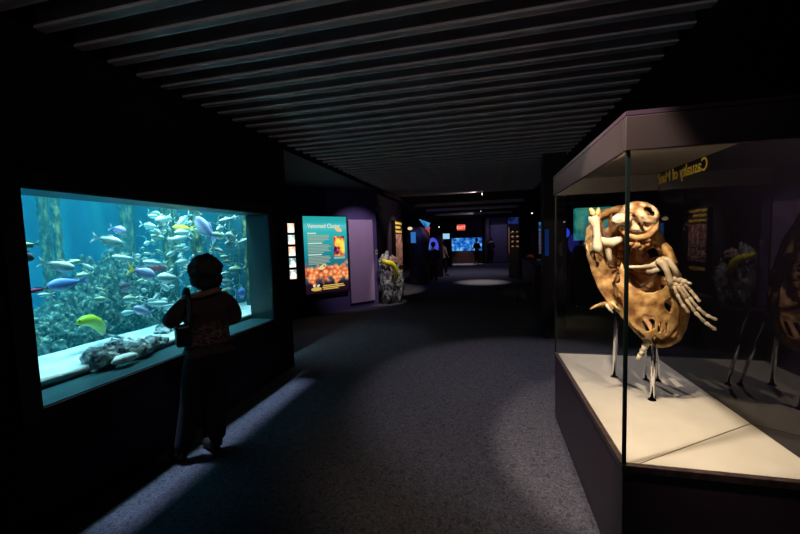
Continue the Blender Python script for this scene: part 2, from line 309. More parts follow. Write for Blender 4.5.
SCHOOL = [
((-4.073,3.402,1.039),0.151,(0.21,-1.00,0.07),'jack','white'),
((-3.485,3.412,1.379),0.187,(-0.46,1.00,0.27),'jack','white'),
((-3.775,3.662,1.242),0.138,(-0.18,-1.00,-0.19),'jack','green'),
((-3.552,3.150,1.206),0.117,(0.10,-1.00,0.25),'jack','white'),
((-4.055,3.975,1.802),0.167,(0.29,-1.00,-0.24),'tang','white'),
((-3.916,3.456,0.955),0.198,(-0.05,-1.00,-0.01),'slim','white'),
((-3.491,3.299,1.457),0.166,(-0.00,-1.00,-0.10),'jack','white'),
((-3.802,3.553,1.024),0.173,(0.16,1.00,0.16),'slim','green'),
((-3.663,4.069,2.075),0.152,(0.32,1.00,0.09),'slim','white'),
((-3.861,3.664,1.606),0.188,(0.19,-1.00,0.29),'slim','green'),
((-3.449,3.351,0.969),0.125,(0.28,1.00,0.05),'tang','white'),
((-4.207,4.273,1.110),0.199,(0.48,-1.00,-0.20),'jack','white'),
((-4.115,3.500,1.458),0.131,(0.40,-1.00,-0.30),'tang','white'),
((-4.023,3.571,1.527),0.123,(0.10,1.00,0.04),'jack','white'),
((-3.351,3.733,1.584),0.139,(0.42,-1.00,0.02),'slim','green'),
((-3.830,4.012,1.396),0.164,(-0.24,-1.00,0.29),'tang','white'),
((-3.965,4.022,1.634),0.123,(-0.48,1.00,0.10),'tang','white'),
((-3.367,3.176,1.091),0.132,(-0.03,1.00,-0.28),'tang','white'),
((-3.383,3.931,1.205),0.142,(0.25,1.00,0.05),'jack','white'),
((-4.460,4.176,1.429),0.111,(0.28,-1.00,-0.04),'tang','white'),
((-3.354,3.433,1.078),0.162,(0.15,1.00,-0.02),'slim','white'),
((-4.566,4.079,1.065),0.148,(0.04,-1.00,-0.27),'jack','white'),
((-3.382,4.145,0.913),0.198,(0.50,1.00,0.12),'jack','white'),
((-3.551,3.159,1.299),0.114,(-0.39,-1.00,-0.07),'jack','white'),
((-4.448,3.806,1.280),0.111,(-0.41,-1.00,0.11),'tang','white'),
((-3.523,3.432,1.209),0.124,(0.13,1.00,0.00),'jack','white'),
((-3.514,4.461,1.398),0.169,(-0.41,-1.00,0.10),'jack','white'),
((-3.928,4.145,1.426),0.120,(0.03,1.00,0.03),'tang','white'),
((-4.395,4.006,1.066),0.140,(0.11,1.00,-0.09),'tang','white'),
((-4.356,3.823,0.901),0.197,(-0.14,1.00,-0.28),'jack','green'),
((-4.177,3.807,1.401),0.110,(-0.03,1.00,0.23),'tang','white'),
((-3.549,3.715,1.929),0.188,(0.37,1.00,-0.02),'slim','white'),
((-3.644,3.485,1.845),0.191,(-0.16,1.00,0.15),'slim','white'),
((-4.193,3.671,1.161),0.113,(0.21,-1.00,0.04),'jack','green'),
((-4.247,4.424,1.688),0.180,(-0.32,-1.00,-0.17),'jack','green'),
((-3.927,4.320,0.982),0.180,(-0.09,1.00,-0.27),'slim','white'),
((-3.465,4.095,1.740),0.115,(-0.26,1.00,-0.27),'tang','white'),
((-4.151,3.505,0.959),0.196,(-0.31,-1.00,0.12),'tang','white'),
((-3.485,3.768,1.949),0.164,(0.36,-1.00,-0.17),'jack','white'),
((-3.821,4.093,1.379),0.175,(0.41,-1.00,-0.12),'tang','white'),
((-4.453,4.128,1.045),0.116,(0.27,-1.00,-0.07),'jack','white'),
((-3.903,4.388,0.919),0.176,(0.20,-1.00,-0.14),'tang','green'),
((-3.707,3.366,1.718),0.159,(0.24,-1.00,-0.28),'jack','white'),
((-3.685,4.153,1.856),0.167,(-0.36,-1.00,0.16),'tang','white'),
((-3.926,3.479,1.652),0.125,(-0.45,1.00,0.10),'jack','green'),
((-3.509,3.638,1.404),0.172,(-0.29,1.00,-0.30),'jack','white'),
((-3.602,4.214,1.567),0.137,(0.02,-1.00,0.16),'jack','white'),
((-4.400,4.343,1.750),0.166,(-0.10,-1.00,-0.21),'jack','white'),
((-4.292,4.317,1.990),0.191,(-0.30,1.00,0.18),'slim','white'),
((-4.083,4.109,2.099),0.183,(-0.48,-1.00,0.11),'slim','green'),
((-3.849,3.825,1.415),0.158,(0.30,-1.00,-0.08),'jack','green'),
((-3.384,4.118,1.781),0.165,(0.36,1.00,0.26),'tang','white'),
((-3.755,3.419,1.183),0.132,(-0.40,1.00,-0.12),'slim','green'),
((-4.062,4.135,1.836),0.148,(-0.07,1.00,0.02),'jack','white'),
((-3.763,3.853,1.964),0.113,(-0.38,1.00,0.04),'jack','white'),
((-4.213,3.818,1.249),0.116,(-0.02,-1.00,0.20),'jack','white'),
((-4.477,4.073,1.418),0.186,(-0.50,1.00,0.10),'jack','white'),
((-4.069,3.970,1.567),0.176,(0.32,1.00,0.18),'jack','white'),
((-4.201,3.863,1.565),0.132,(0.44,-1.00,-0.02),'jack','white'),
((-3.963,3.953,1.602),0.111,(0.31,1.00,0.30),'jack','white'),
((-4.221,4.219,1.680),0.162,(-0.20,-1.00,-0.10),'jack','green'),
((-3.689,3.785,1.771),0.123,(0.47,-1.00,0.03),'tang','white'),
((-3.465,3.727,1.539),0.122,(-0.42,1.00,0.19),'jack','white'),
((-3.378,3.682,0.927),0.145,(0.28,-1.00,-0.04),'jack','white'),
((-4.443,3.722,1.008),0.192,(-0.12,1.00,0.30),'jack','white'),
((-4.565,4.035,0.938),0.130,(-0.08,1.00,-0.14),'tang','white'),
((-4.099,3.419,0.982),0.152,(-0.42,-1.00,-0.08),'jack','white'),
((-4.292,3.902,1.485),0.140,(-0.29,1.00,-0.12),'jack','white'),
((-3.811,3.329,1.239),0.159,(-0.06,1.00,0.22),'jack','white'),
((-3.420,3.430,1.741),0.179,(-0.08,-1.00,0.00),'jack','white'),
((-4.506,4.308,1.430),0.161,(-0.22,1.00,0.05),'tang','white'),
((-3.447,3.333,1.829),0.115,(-0.29,1.00,0.07),'jack','green'),
((-3.523,3.358,1.350),0.116,(-0.50,1.00,0.04),'tang','white'),
((-3.679,3.627,1.873),0.154,(-0.36,1.00,-0.23),'slim','white'),
((-3.657,4.104,1.521),0.163,(0.38,1.00,0.25),'jack','green'),
((-3.404,4.028,1.270),0.171,(0.15,1.00,-0.28),'tang','white'),
((-4.071,4.096,1.314),0.174,(0.22,-1.00,0.06),'jack','white'),
((-3.724,3.761,1.655),0.156,(0.40,1.00,-0.02),'jack','green'),
((-3.607,3.344,1.715),0.124,(0.49,-1.00,0.08),'tang','green'),
((-3.780,3.405,1.412),0.123,(-0.23,-1.00,-0.00),'jack','green'),
((-3.664,3.444,1.837),0.136,(-0.39,1.00,-0.14),'slim','green'),
((-4.545,4.254,1.147),0.172,(-0.39,-1.00,-0.24),'slim','green'),
((-3.565,3.195,1.092),0.175,(-0.24,1.00,-0.05),'slim','white'),
((-4.599,4.449,1.682),0.116,(-0.20,1.00,-0.19),'jack','green'),
((-3.712,3.485,2.021),0.171,(-0.18,-1.00,-0.08),'jack','white'),
((-3.917,3.936,1.930),0.114,(0.38,1.00,0.29),'jack','white'),
((-3.473,3.583,1.523),0.151,(0.45,-1.00,0.16),'tang','white'),
((-4.422,3.853,1.465),0.182,(-0.02,-1.00,-0.12),'slim','green'),
((-3.503,3.487,1.979),0.140,(0.09,-1.00,0.08),'tang','green'),
((-4.570,4.062,1.494),0.136,(-0.31,-1.00,0.27),'jack','white'),
((-3.872,4.088,1.867),0.148,(0.34,1.00,0.11),'slim','green'),
((-4.024,3.379,1.320),0.179,(0.34,1.00,-0.27),'jack','white'),
((-3.478,3.645,1.168),0.168,(-0.27,1.00,-0.14),'jack','white'),
((-3.816,3.909,1.652),0.181,(0.23,1.00,0.24),'jack','white'),
((-4.474,4.111,1.870),0.153,(0.02,1.00,-0.29),'tang','green'),
((-3.602,3.001,0.998),0.173,(-0.30,-1.00,0.02),'jack','white'),
((-3.725,3.490,2.052),0.145,(0.27,1.00,-0.23),'tang','green'),
((-3.534,3.250,1.873),0.135,(0.02,-1.00,-0.18),'slim','white'),
((-3.663,3.782,1.811),0.127,(0.03,-1.00,0.20),'slim','green'),
((-3.530,3.066,1.316),0.126,(0.04,1.00,0.12),'jack','green'),
((-4.393,3.679,1.329),0.175,(0.39,1.00,-0.01),'slim','white'),
((-3.762,3.528,1.310),0.125,(-0.07,1.00,-0.04),'jack','white'),
((-3.742,3.955,1.969),0.176,(-0.09,-1.00,-0.11),'jack','white'),
((-3.550,3.078,1.584),0.118,(-0.16,1.00,-0.17),'jack','white'),
((-3.394,3.244,1.019),0.173,(0.43,1.00,0.06),'slim','white'),
((-3.783,3.518,0.976),0.186,(0.07,-1.00,-0.03),'jack','green'),
((-3.876,3.801,2.031),0.126,(-0.05,-1.00,0.14),'jack','green'),
((-3.434,2.986,1.152),0.137,(-0.21,-1.00,-0.04),'jack','white'),
((-4.010,4.106,1.667),0.186,(0.12,1.00,0.21),'jack','white'),
((-3.489,3.641,1.633),0.143,(0.28,1.00,0.27),'jack','white'),
((-3.531,3.544,1.467),0.142,(-0.32,1.00,0.29),'jack','green'),
((-3.897,3.936,1.727),0.121,(-0.12,1.00,-0.18),'jack','green'),
((-4.185,4.174,1.059),0.191,(0.28,-1.00,-0.12),'slim','white'),
((-3.407,3.825,1.842),0.113,(-0.02,1.00,-0.18),'jack','white'),
((-3.391,4.164,1.761),0.178,(-0.39,-1.00,0.12),'jack','white'),
((-3.839,3.827,0.984),0.175,(-0.01,-1.00,-0.29),'slim','white'),
((-3.922,3.775,2.034),0.177,(0.42,-1.00,-0.11),'jack','green'),
((-4.143,4.013,1.530),0.151,(0.19,1.00,0.06),'jack','white'),
((-3.668,3.389,1.493),0.163,(0.30,-1.00,0.09),'slim','green'),
((-3.728,3.865,1.345),0.164,(0.16,-1.00,-0.11),'slim','white')]
CAMROT = [[0.973017, 0.013545, 0.230335], [0.228654, 0.077104, -0.97045], [-0.030905, 0.996931, 0.071927]]
# ---------------------------------------------------------------- setting
XW = -2.55
struct(MB().box((-9,-3,-.1),(6,27,0)).build('floor', M['carpet']))
struct(MB().box((-9,-3,3.4),(6,27,3.5)).build('ceiling', M['ceil']))
Y0, Y1, Z0, Z1 = 1.53, 3.94, .735, 2.02
w = MB()
w.box((-2.85,-3,0),(XW,Y0,3.4)); w.box((-2.85,Y1,0),(XW,4.38,3.4)); w.box((-2.85,Y0,0),(XW,Y1,Z0)); w.box((-2.85,Y0,Z1),(XW,Y1,3.4))
struct(w.build('wall_left', M['wall']))
struct(MB().box((-9,4.76,0),(-2.9,4.86,3.4)).build('wall_return', M['wall']))
DX, DY = .6299, .7767                       # direction of the angled wall
A0 = Vector((-4.2,7.29,0)); DV = Vector((DX,DY,0)); NV = Vector((DY,-DX,0))
def dg(s, off, z): p = A0 + DV*s + NV*off; return (p.x, p.y, z)
struct(MB().obox(dg(-2.6,-.2,0), DV*4.9, NV*.2, (0,0,3.4)).build('wall_angled', M['purple']))
struct(MB().box((-3.05,9.05,0),(-2.8,12.3,3.4)).build('wall_far_left', M['wall']))
struct(MB().box((-9,25,0),(6,25.2,3.4)).build('wall_end', M['wall']))
struct(MB().box((4.6,-3,0),(4.8,25,3.4)).build('wall_right', M['wall']))
struct(MB().box((1.31,-3,2.9),(4.6,25,3.4)).build('ceiling_bulkhead', M['ceil']))
struct(MB().box((-9,4.4,2.9),(-2.6,25,3.38)).build('ceiling_soffit', M['wall']))
struct(MB().box((-2.55,10.95,2.96),(1.3,25,3.38)).build('ceiling_far', M['ceil']))
# window surround, lining and pane
wf = bpy.data.objects.new('window_1', None); col.objects.link(wf); wf['kind'] = 'structure'; wf.location = (XW,2.76,Z0)
t = MB(); e = .02
t.box((XW,Y0-.1,Z0-.08),(XW+e,Y0,Z1+.1)); t.box((XW,Y1,Z0-.08),(XW+e,Y1+.1,Z1+.1)); t.box((XW,Y0,Z1),(XW+e,Y1,Z1+.1)); t.box((XW,Y0,Z0-.08),(XW+e,Y1,Z0))
t.build('window_frame', M['trim'], wf)
l = MB()
l.box((-2.85,Y0,Z0),(XW+.005,Y1,Z0+.008)); l.box((-2.85,Y0,Z1-.008),(XW+.005,Y1,Z1)); l.box((-2.85,Y0,Z0),(XW+.005,Y0+.008,Z1))
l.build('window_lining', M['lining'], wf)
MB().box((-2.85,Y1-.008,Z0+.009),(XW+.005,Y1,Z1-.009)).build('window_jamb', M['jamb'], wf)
MB().box((-2.87,Y0-.02,Z0-.02),(-2.855,Y1+.02,Z1+.02)).build('window_pane', M['tankglass'], wf)
# tank shell
TX0, TX1, TY0, TY1, TZ0, TZ1 = -5.4, -2.875, .5, 4.74, .45, 2.75
struct(MB().box((TX0-.1,TY0,TZ0),(TX0,TY1,TZ1)).build('wall_tank_back', M['tankback']))
struct(MB().box((TX0,TY1-.06,TZ0),(TX1,TY1,TZ1)).build('wall_tank_far_end', M['tankback']))
struct(MB().box((TX0,TY0-.06,TZ0),(TX1,TY0,TZ1)).build('wall_tank_near_end', M['tankback']))
struct(MB().box((TX0-.1,TY0-.06,TZ0-.1),(TX1,TY1,TZ0)).build('floor_tank', M['tankback']))
struct(MB().box((TX0-.1,TY0-.06,TZ1+.35),(TX1,TY1,TZ1+.4)).build('ceiling_tank', M['ceil']))
if WATER:
    stuff(MB().box((TX0+.01,TY0+.01,TZ0+.01),(TX1-.005,TY1-.07,2.5)).build('aquarium_water', M['water']), 'clear blue-green water filling the large aquarium behind the window', 'water')
# sand ledge
def grid(nx, ny, fn):
    vs = [fn(i/nx, j/ny) for j in range(ny+1) for i in range(nx+1)]
    fs = [(j*(nx+1)+i, j*(nx+1)+i+1, (j+1)*(nx+1)+i+1, (j+1)*(nx+1)+i) for j in range(ny) for i in range(nx)]
    return vs, fs
def sandz(u, v):
    x = -2.88 - u*.62; y = .6 + v*4.0
    z = .755 + .05*u + .02*mnoise.noise(Vector((x*3,y*3,1))) + (-.3*max(0,u-.85)/.15)
    return (x, y, z)
sb = MB().add(*grid(24, 90, sandz)).build('sand_bed', M['sand'], smooth=True)
stuff(sb, 'bright white sand ledge along the foot of the aquarium window', 'sand')
sm_ = sb.modifiers.new('s','SOLIDIFY'); sm_.thickness = .05; sm_.offset = -1

# ceiling baffles
ORD = ['first','second','third','fourth','fifth','sixth','seventh','eighth','ninth','tenth','eleventh','twelfth','thirteenth','fourteenth','fifteenth','sixteenth','seventeenth','eighteenth','nineteenth']
TENS = {20:('twentieth','twenty'),30:('thirtieth','thirty'),40:('fortieth','forty'),50:('fiftieth','fifty')}
def ordinal(n):
    if n < 20: return ORD[n-1]
    a, b = TENS[n//10*10]
    return a if n % 10 == 0 else b + '-' + ORD[n%10-1]
bproto = None; k = 0; y = 1.487
while y < 10.85:
    k += 1
    if bproto is None:
        m_ = MB().box((-2.53,-.014,0),(1.29,.014,.2)); m_.box((-2.53,-.03,0),(1.29,.03,.018))
        o = bproto = m_.build('ceiling_baffle', M['baffle'])
    else:
        o = bproto.copy(); col.objects.link(o)
    o.location = (0, y, 2.94)
    tag(o, ordinal(k) + ' grey ceiling baffle counted from the near end of the hall', 'baffle', 'ceiling baffles across the hall')
    y += .213
for i, (yy, lab) in enumerate([(13.2,'plain dark beam under the far ceiling, nearer than the other two'),(15.6,'plain dark beam under the far ceiling, between two others'),(18.85,'dark far ceiling beam with a streak of light along it')]):
    tag(MB().box((-2.5,yy,2.86),(1.28,yy+.12,2.958)).build('ceiling_beam', M['baffle'], bevel=.01), lab, 'beam', 'far ceiling beams')

# ---------------------------------------------------------------- aquarium contents
def fishmesh(shape):
    dep, wid, fork, tang = {'jack':(.32,.09,.09,0), 'slim':(.19,.075,.07,0), 'tang':(.52,.14,.05,1), 'big':(.36,.17,.04,0)}[shape]
    b = MB(); n = 14; st = 16; vs = []; fs = []
    for i in range(st+1):
        u = i/st; x = .5 - u*.8
        hgt = dep/2*(math.sin(PI*min(1, u**.78))**1.1*.97 + .03*(1-u)) * (1 if u < .97 else .8) + .018
        if u == 0: hgt = .006
        wd = wid/2*(math.sin(PI*min(1,u**.55))**.8) + .007
        cz = -.02*math.sin(PI*u)
        for k in range(n):
            a = 2*PI*k/n; vs.append((x, wd*math.cos(a), cz + hgt*math.sin(a)))
    for i in range(st):
        for k in range(n): fs.append((i*n+k, (i+1)*n+k, (i+1)*n+(k+1)%n, i*n+(k+1)%n))
    fs += [tuple(range(n)), tuple(st*n+k for k in range(n-1,-1,-1))]
    b.add(vs, fs)
    def fin(poly, th=.008):
        m = MB(); c = len(poly)
        m.add([(x,-th,z) for x,z in poly]+[(x,th,z) for x,z in poly], [tuple(range(c)), tuple(range(2*c-1,c-1,-1))]+[((i+1)%c,i,c+i,c+(i+1)%c) for i in range(c)])
        return m
    h = dep/2
    tail = fin([(-.27,.02),(-.37,.07),(-.52,h*.8+.05),(-.46,.06),(-.39,0),(-.46,-.06),(-.52,-h*.8-.05),(-.37,-.07),(-.27,-.02)])
    dors = fin([(.2,h*.86),(.1,h*1.2+.03),(-.02,h*1.02+.02),(-.2,h*.62),(-.24,h*.3),(.05,h*.7)])
    anal = fin([(.02,-h*.9),(-.06,-h*1.15-.02),(-.2,-h*.62),(-.24,-h*.3),(-.05,-h*.6)])
    ey = [MB().blob((.38, s_*(wid*.3), .02), (.02,.012,.02), 0, sub=1) for s_ in (-1,1)]
    return b, tail, dors, anal, *ey
FCACHE = {}
def fish_at(loc, length, fwd, shape, colr, label, group=None, tailc=None, detail=True):
    root = thing('fish', label, 'fish', loc, group)
    key = (shape, colr, tailc, detail)
    if key not in FCACHE:
        b, tl, dr, an, e1, e2 = fishmesh(shape); tm = FM[tailc] if tailc else FM[colr]
        FCACHE[key] = [x.build(nm, mm, None, smooth=nm=='body') for nm, x, mm in (('body',b,FM[colr]),('tail_fin',tl,tm),('dorsal_fin',dr,FM[colr]),('anal_fin',an,FM[colr]),('eye',e1,M['black']),('eye',e2,M['black'])) if detail or nm in ('body','tail_fin')]
        parts = FCACHE[key]
    else:
        parts = []
        for p in FCACHE[key]:
            c = p.copy(); col.objects.link(c); parts.append(c)
    for p in parts: p.parent = root
    root.rotation_euler = Vector(fwd).normalized().to_track_quat('X','Z').to_euler()
    root.scale = (length,)*3
    return root
for loc, L, fwd, shape, colr, tailc, label in FISHLIST:
    fish_at(loc, L, fwd, shape, colr, label, None, tailc)
for loc, L, fwd, shape, colr in SCHOOL:
    fish_at(loc, L, fwd, shape, colr, 'small silver-green fish in the dense school at the window\'s far end', 'small fish of the dense school', None, False)

# moray eel
mr = thing('moray_eel', 'green moray eel arching over the sand behind the dark log', 'eel', (-3.150,2.194,1.086))
MB().tube([(-3.120,2.161,1.086),(-3.130,2.187,1.088),(-3.150,2.231,1.089),(-3.170,2.291,1.080),(-3.190,2.350,1.045),(-3.220,2.405,0.993),(-3.270,2.459,0.925)], [.012,.026,.035,.042,.043,.038,.02], 14, 1.15).build('body', FM['moray'], mr, smooth=True)
MB().tube([(-3.140,2.211,1.117),(-3.170,2.293,1.109),(-3.190,2.361,1.072),(-3.220,2.423,0.997)], [.008,.012,.012,.006], 8).build('dorsal_fin', FM['moray'], mr, smooth=True)
me_ = MB().blob((-3.105,2.167,1.101), (.007,.007,.007), 0, sub=1).build('eye', M['black'], mr)
tag(MB().tube([(-3.300,2.439,0.925),(-3.280,2.542,0.876),(-3.260,2.690,0.814),(-3.240,2.834,0.766)], [.014,.012,.011,.008], 8).build('sunken_branch', M['log'], smooth=True), 'thin sunken branch lying from the moray eel across the dark logs', 'branch')

# sunken logs, clam, stones
def rock(name, label, cat, c, r, m, seed, amp=.3, freq=2.2, sub=4, group=None, rot=0):
    o = MB().blob((0,0,0), r, amp, freq, sub, seed).build(name, m, smooth=True); o.location = c; o.rotation_euler.z = rot
    return tag(o, label, cat, group)
def p_log(name, label, a, b, r0, r1, seed):
    a = Vector(a); b = Vector(b); pts = []; rr = []
    for i in range(9):
        u = i/8; p = a.lerp(b, u); p.z += .02*mnoise.noise(Vector((u*4,seed,0))); pts.append(p); rr.append((r0*(1-u)+r1*u)*(1+.25*mnoise.noise(Vector((u*5,seed,3)))))
    o = MB().tube(pts, rr, 18).build(name, M['log'], smooth=True)
    ti = o.modifiers.new('s','SUBSURF'); ti.levels = ti.render_levels = 2
    tx = bpy.data.textures.new('logtex','CLOUDS'); tx.noise_scale = .06
    d = o.modifiers.new('d','DISPLACE'); d.texture = tx; d.strength = .06
    return tag(o, label, 'log')
p_log('sunken_log', 'thick sunken log end nearest the window\'s near edge, on the sand', (-2.865,2.030,0.830), (-2.852,2.197,0.830), .085, .095, 1)
p_log('sunken_log', 'dark knobbly sunken log behind the pale clam shell', (-2.975,2.279,0.840), (-2.860,2.407,0.840), .09, .07, 2)
p_log('sunken_log', 'tapering sunken log lying beyond the pale clam shell', (-2.779,2.317,0.820), (-2.926,2.656,0.820), .075, .05, 3)
p_log('sunken_log', 'short thin sunken log tip nearest the visitor', (-2.870,2.573,0.800), (-2.907,2.765,0.800), .04, .025, 4)
sh = thing('clam', 'pale ridged clam shell lying before the sunken logs', 'shell', (-2.765,2.228,0.800))
MB().blob((-2.740,2.207,0.800), (.05,.1,.03), .08, 6, 3, 5).build('lower_valve', M['shell'], sh, smooth=True)
MB().blob((-2.729,2.199,0.815), (.045,.095,.03), .1, 7, 3, 6).build('upper_valve', M['shell'], sh, smooth=True)
rock('stone', 'grey-blue stone on the white sand beside the visitor\'s elbow', 'stone', (-3.117,2.926,0.830), (.07,.09,.07), M['log'], 9)
rock('pebble', 'small dark pebble alone on the white sand', 'stone', (-2.905,1.920,0.785), (.012,.02,.01), M['log'], 11, sub=2)

# reef growth bank
RB = [((-3.950,2.280,0.978),.34,'nearest'),((-3.950,2.473,0.977),.36,'second'),((-3.950,2.692,0.995),.44,'third'),((-4.000,2.982,1.060),.58,'fourth'),((-4.050,3.283,1.028),.66,'fifth'),((-4.150,3.660,0.859),.6,'sixth')]
for i, (c, hz, nm) in enumerate(RB):
    o = MB().blob((0,0,0), (.34,.26,hz), .45, 2.6, 6, 20+i).build('reef_rock', M['reef'], smooth=True); o.location = (c[0], c[1], .58+hz*.48)
    tx = bpy.data.textures.new('reeftex','CLOUDS'); tx.noise_scale = .05; d = o.modifiers.new('d','DISPLACE'); d.texture = tx; d.strength = .07
    tag(o, nm + ' overgrown reef rock counted from the aquarium window\'s near edge', 'reef rock', 'reef rocks along the aquarium')
# pilings
def piling(label, a, r, zt=2.45, zb=.5):
    o = MB().tube([(a[0],a[1],zb + (zt-zb)*i/14) for i in range(15)], [r*(1+.2*mnoise.noise(Vector((a[1]*3,i*.7,2)))) for i in range(15)], 16).build('piling', M['piling'], smooth=True)
    s_ = o.modifiers.new('s','SUBSURF'); s_.levels = s_.render_levels = 2
    tx = bpy.data.textures.new('piltex','CLOUDS'); tx.noise_scale = .03; d = o.modifiers.new('d','DISPLACE'); d.texture = tx; d.strength = .035
    tag(o, label, 'piling', 'encrusted pilings in the aquarium')
piling('encrusted green piling rising behind the jack fish near the window\'s near edge', (-4.250,2.733,1.164), .042)
piling('thin encrusted piling behind the blue fish\'s tail', (-4.100,2.739,1.164), .035)
piling('encrusted piling behind the round violet fish', (-4.300,3.625,1.266), .07)
piling('encrusted piling among the pale fish left of the visitor\'s head', (-3.950,3.885,1.235), .075)
piling('encrusted piling just behind the visitor\'s head', (-3.500,3.843,1.237), .06)
piling('yellow-green piling at the window\'s far edge', (-3.220,4.409,1.311), .03)
def kelp(label, a, hgt, seed):
    rnd = random.Random(seed); k_ = thing('kelp', label, 'kelp', (a[0],a[1],.6), 'kelp fronds in the aquarium')
    pts = [(a[0]+.06*math.sin(i*.6+seed), a[1]+.05*math.cos(i*.8+seed), .6+hgt*i/12) for i in range(13)]
    MB().tube(pts, .008, 6).build('stem', M['kelp'], k_, smooth=True)
    lf = MB()
    for i in range(1, 13):
        for q in range(3):
            an = rnd.uniform(0,2*PI); p = Vector(pts[i]); d = Vector((math.cos(an), math.sin(an), rnd.uniform(-.2,.6)))*rnd.uniform(.07,.13)
            lf.tube([p, p+d*.35+Vector((0,0,.01)), p+d*.7, p+d], [.003,.02,.017,.003], 6, .25)
    lf.build('foliage', M['kelp'], k_, smooth=True)
for i, (px_, lab) in enumerate([((-4.500,4.043,0.944),'kelp frond standing behind the maroon fish'),((-4.250,4.012,0.951),'kelp frond behind the big pale fish'),((-3.850,3.949,0.964),'kelp frond left of the visitor\'s head'),((-3.650,4.194,0.925),'kelp frond below the big violet fish'),((-3.550,4.284,0.911),'kelp frond behind the far column of fish'),((-3.500,4.442,0.885),'kelp frond nearest the window\'s far edge'),((-3.360,4.407,0.892),'kelp frond by the small blue fish')]):
    kelp(lab, px_, 1.2+.5*(i%3)/2, i+3)

# ---------------------------------------------------------------- display case
CX0, CX1, CY0, CY1, CZ = .593, 1.42, 1.775, 3.47, .6
XP = 1.385
case = thing('display_case', 'tall glass display case with black plinth holding the turtle skeleton', 'display case', (1.0,2.6,0))
MB().box((CX0,CY0,0),(CX1,CY1,CZ-.03)).build('plinth', M['case'], case, bevel=.006)
r_ = MB(); r_.box((CX0-.006,CY0-.006,CZ-.03),(CX1,CY0+.022,CZ+.004)); r_.box((CX0-.006,CY0+.022,CZ-.03),(CX0+.022,CY1,CZ+.004)); r_.box((CX0+.022,CY1-.025,CZ-.03),(CX1,CY1,CZ+.004))
r_.build('rail', M['rail'], case, bevel=.003)
MB().prism([(CX0+.022,CY0+.022),(.66,CY0+.022),(XP,2.298),(XP,CY1-.025),(CX0+.022,CY1-.025)], CZ-.03, CZ).build('deck_board', M['deck'], case)
MB().prism([(.668,CY0+.022),(XP,CY0+.022),(XP,2.290)], CZ-.03, CZ).build('deck_board', M['deck'], case)
MB().prism([(.66,CY0+.022),(.668,CY0+.022),(XP,2.290),(XP,2.298)], CZ-.03, CZ-.004).build('deck_seam', M['seam'], case)
ZT, ZB = 2.145, 2.0
g = .008
gl = MB().box((CX0+.004,CY0+.012,CZ+.004),(CX0+.004+g,CY1-.014,ZB+.1)).build('side_glass', M['glass'], case)
MB().box((CX0+.014,CY0+.003,CZ+.004),(CX1,CY0+.003+g,ZB+.1)).build('front_glass', M['glass'], case)
MB().box((CX0+.014,CY1-.012,CZ+.004),(XP-.01,CY1-.004,ZB+.1)).build('rear_glass', M['glass'], case)
MB().box((XP,CY0+.02,CZ),(XP+.012,CY1-.014,ZT-.012)).build('dark_back_panel', M['mirror'], case)
MB().box((CX0-.002,CY0-.002,CZ+.004),(CX0+.012,CY0+.012,ZB+.005)).build('corner_joint', M['edge'], case)
MB().box((CX0,CY1-.012,CZ+.004),(CX0+.01,CY1-.002,ZB+.005)).build('corner_joint', M['edge'], case)
f_ = MB(); q = .03
f_.box((CX0-.012,CY0-.012,ZB),(CX1,CY0-.012+q-.008,ZT)); f_.box((CX0-.012,CY0+.01,ZB),(CX0+.004-.002,CY1,ZT)); f_.box((CX0+.004,CY1-.003,ZB),(CX1,CY1+.012,ZT))
f_.build('fascia', M['fascia'], case, bevel=.004)
MB().box((CX0-.012,CY0-.012,ZT+.002),(CX1,CY1+.012,ZT+.02)).build('roof_board', M['case'], case)
MB().box((CX0+.016,CY0+.02,ZT-.012),(XP-.002,CY1-.02,ZT)).build('soffit', M['soffit'], case)
sp = MB(); 
for x_, y_ in ((.70,1.9),(1.2,1.9)): sp.lathe([(.022,0),(.03,.01),(.03,.035),(.012,.045)], (x_,y_,ZT-.06), 16)
LAMPC = [(.65,1.86,ZT-.075),(.66,2.02,ZT-.075)]
for i,(x_,y_,z_) in enumerate(LAMPC): MB().lathe([(.03,.02),(.034,.03),(.034,.05),(.014,.062)], (x_,y_,z_), 16).build('spot_lamp', M['metal'], case)

def textmesh(name, cu, m):
    t_ = bpy.data.objects.new('t', cu); col.objects.link(t_); bpy.context.view_layer.update()
    me = bpy.data.meshes.new_from_object(t_.evaluated_get(bpy.context.evaluated_depsgraph_get())); me.name = name
    bpy.data.objects.remove(t_); me.materials.clear(); me.materials.append(m)
    o = bpy.data.objects.new(name, me); col.objects.link(o); return o
def font(name, txt, m, size, parent=None, mw=None, extrude=.002, align='LEFT', sx=1.0, bold=0):
    cu = bpy.data.curves.new(name, 'FONT'); cu.body = txt; cu.size = size; cu.extrude = extrude; cu.align_x = align; cu.offset = bold
    o = textmesh(name, cu, m); o.parent = parent
    if parent: 
        o.matrix_parent_inverse = parent.matrix_basis.inverted()
    o.matrix_world = mw @ Matrix.Diagonal((sx,1,1,1)); return o
M['letters'] = paint('yellow_letters', (.3,.21,.03), .5, .3)
# title on the back panel, readable from the far side of the case: text x runs along -y as seen from outside
mw = Matrix(((0,0,1,XP-.003),(1,0,0,2.76),(0,1,0,2.045),(0,0,0,1)))
font('title_text', 'Casualty of Man?', M['letters'], .12, case, mw, .001, sx=.84, bold=.0015)

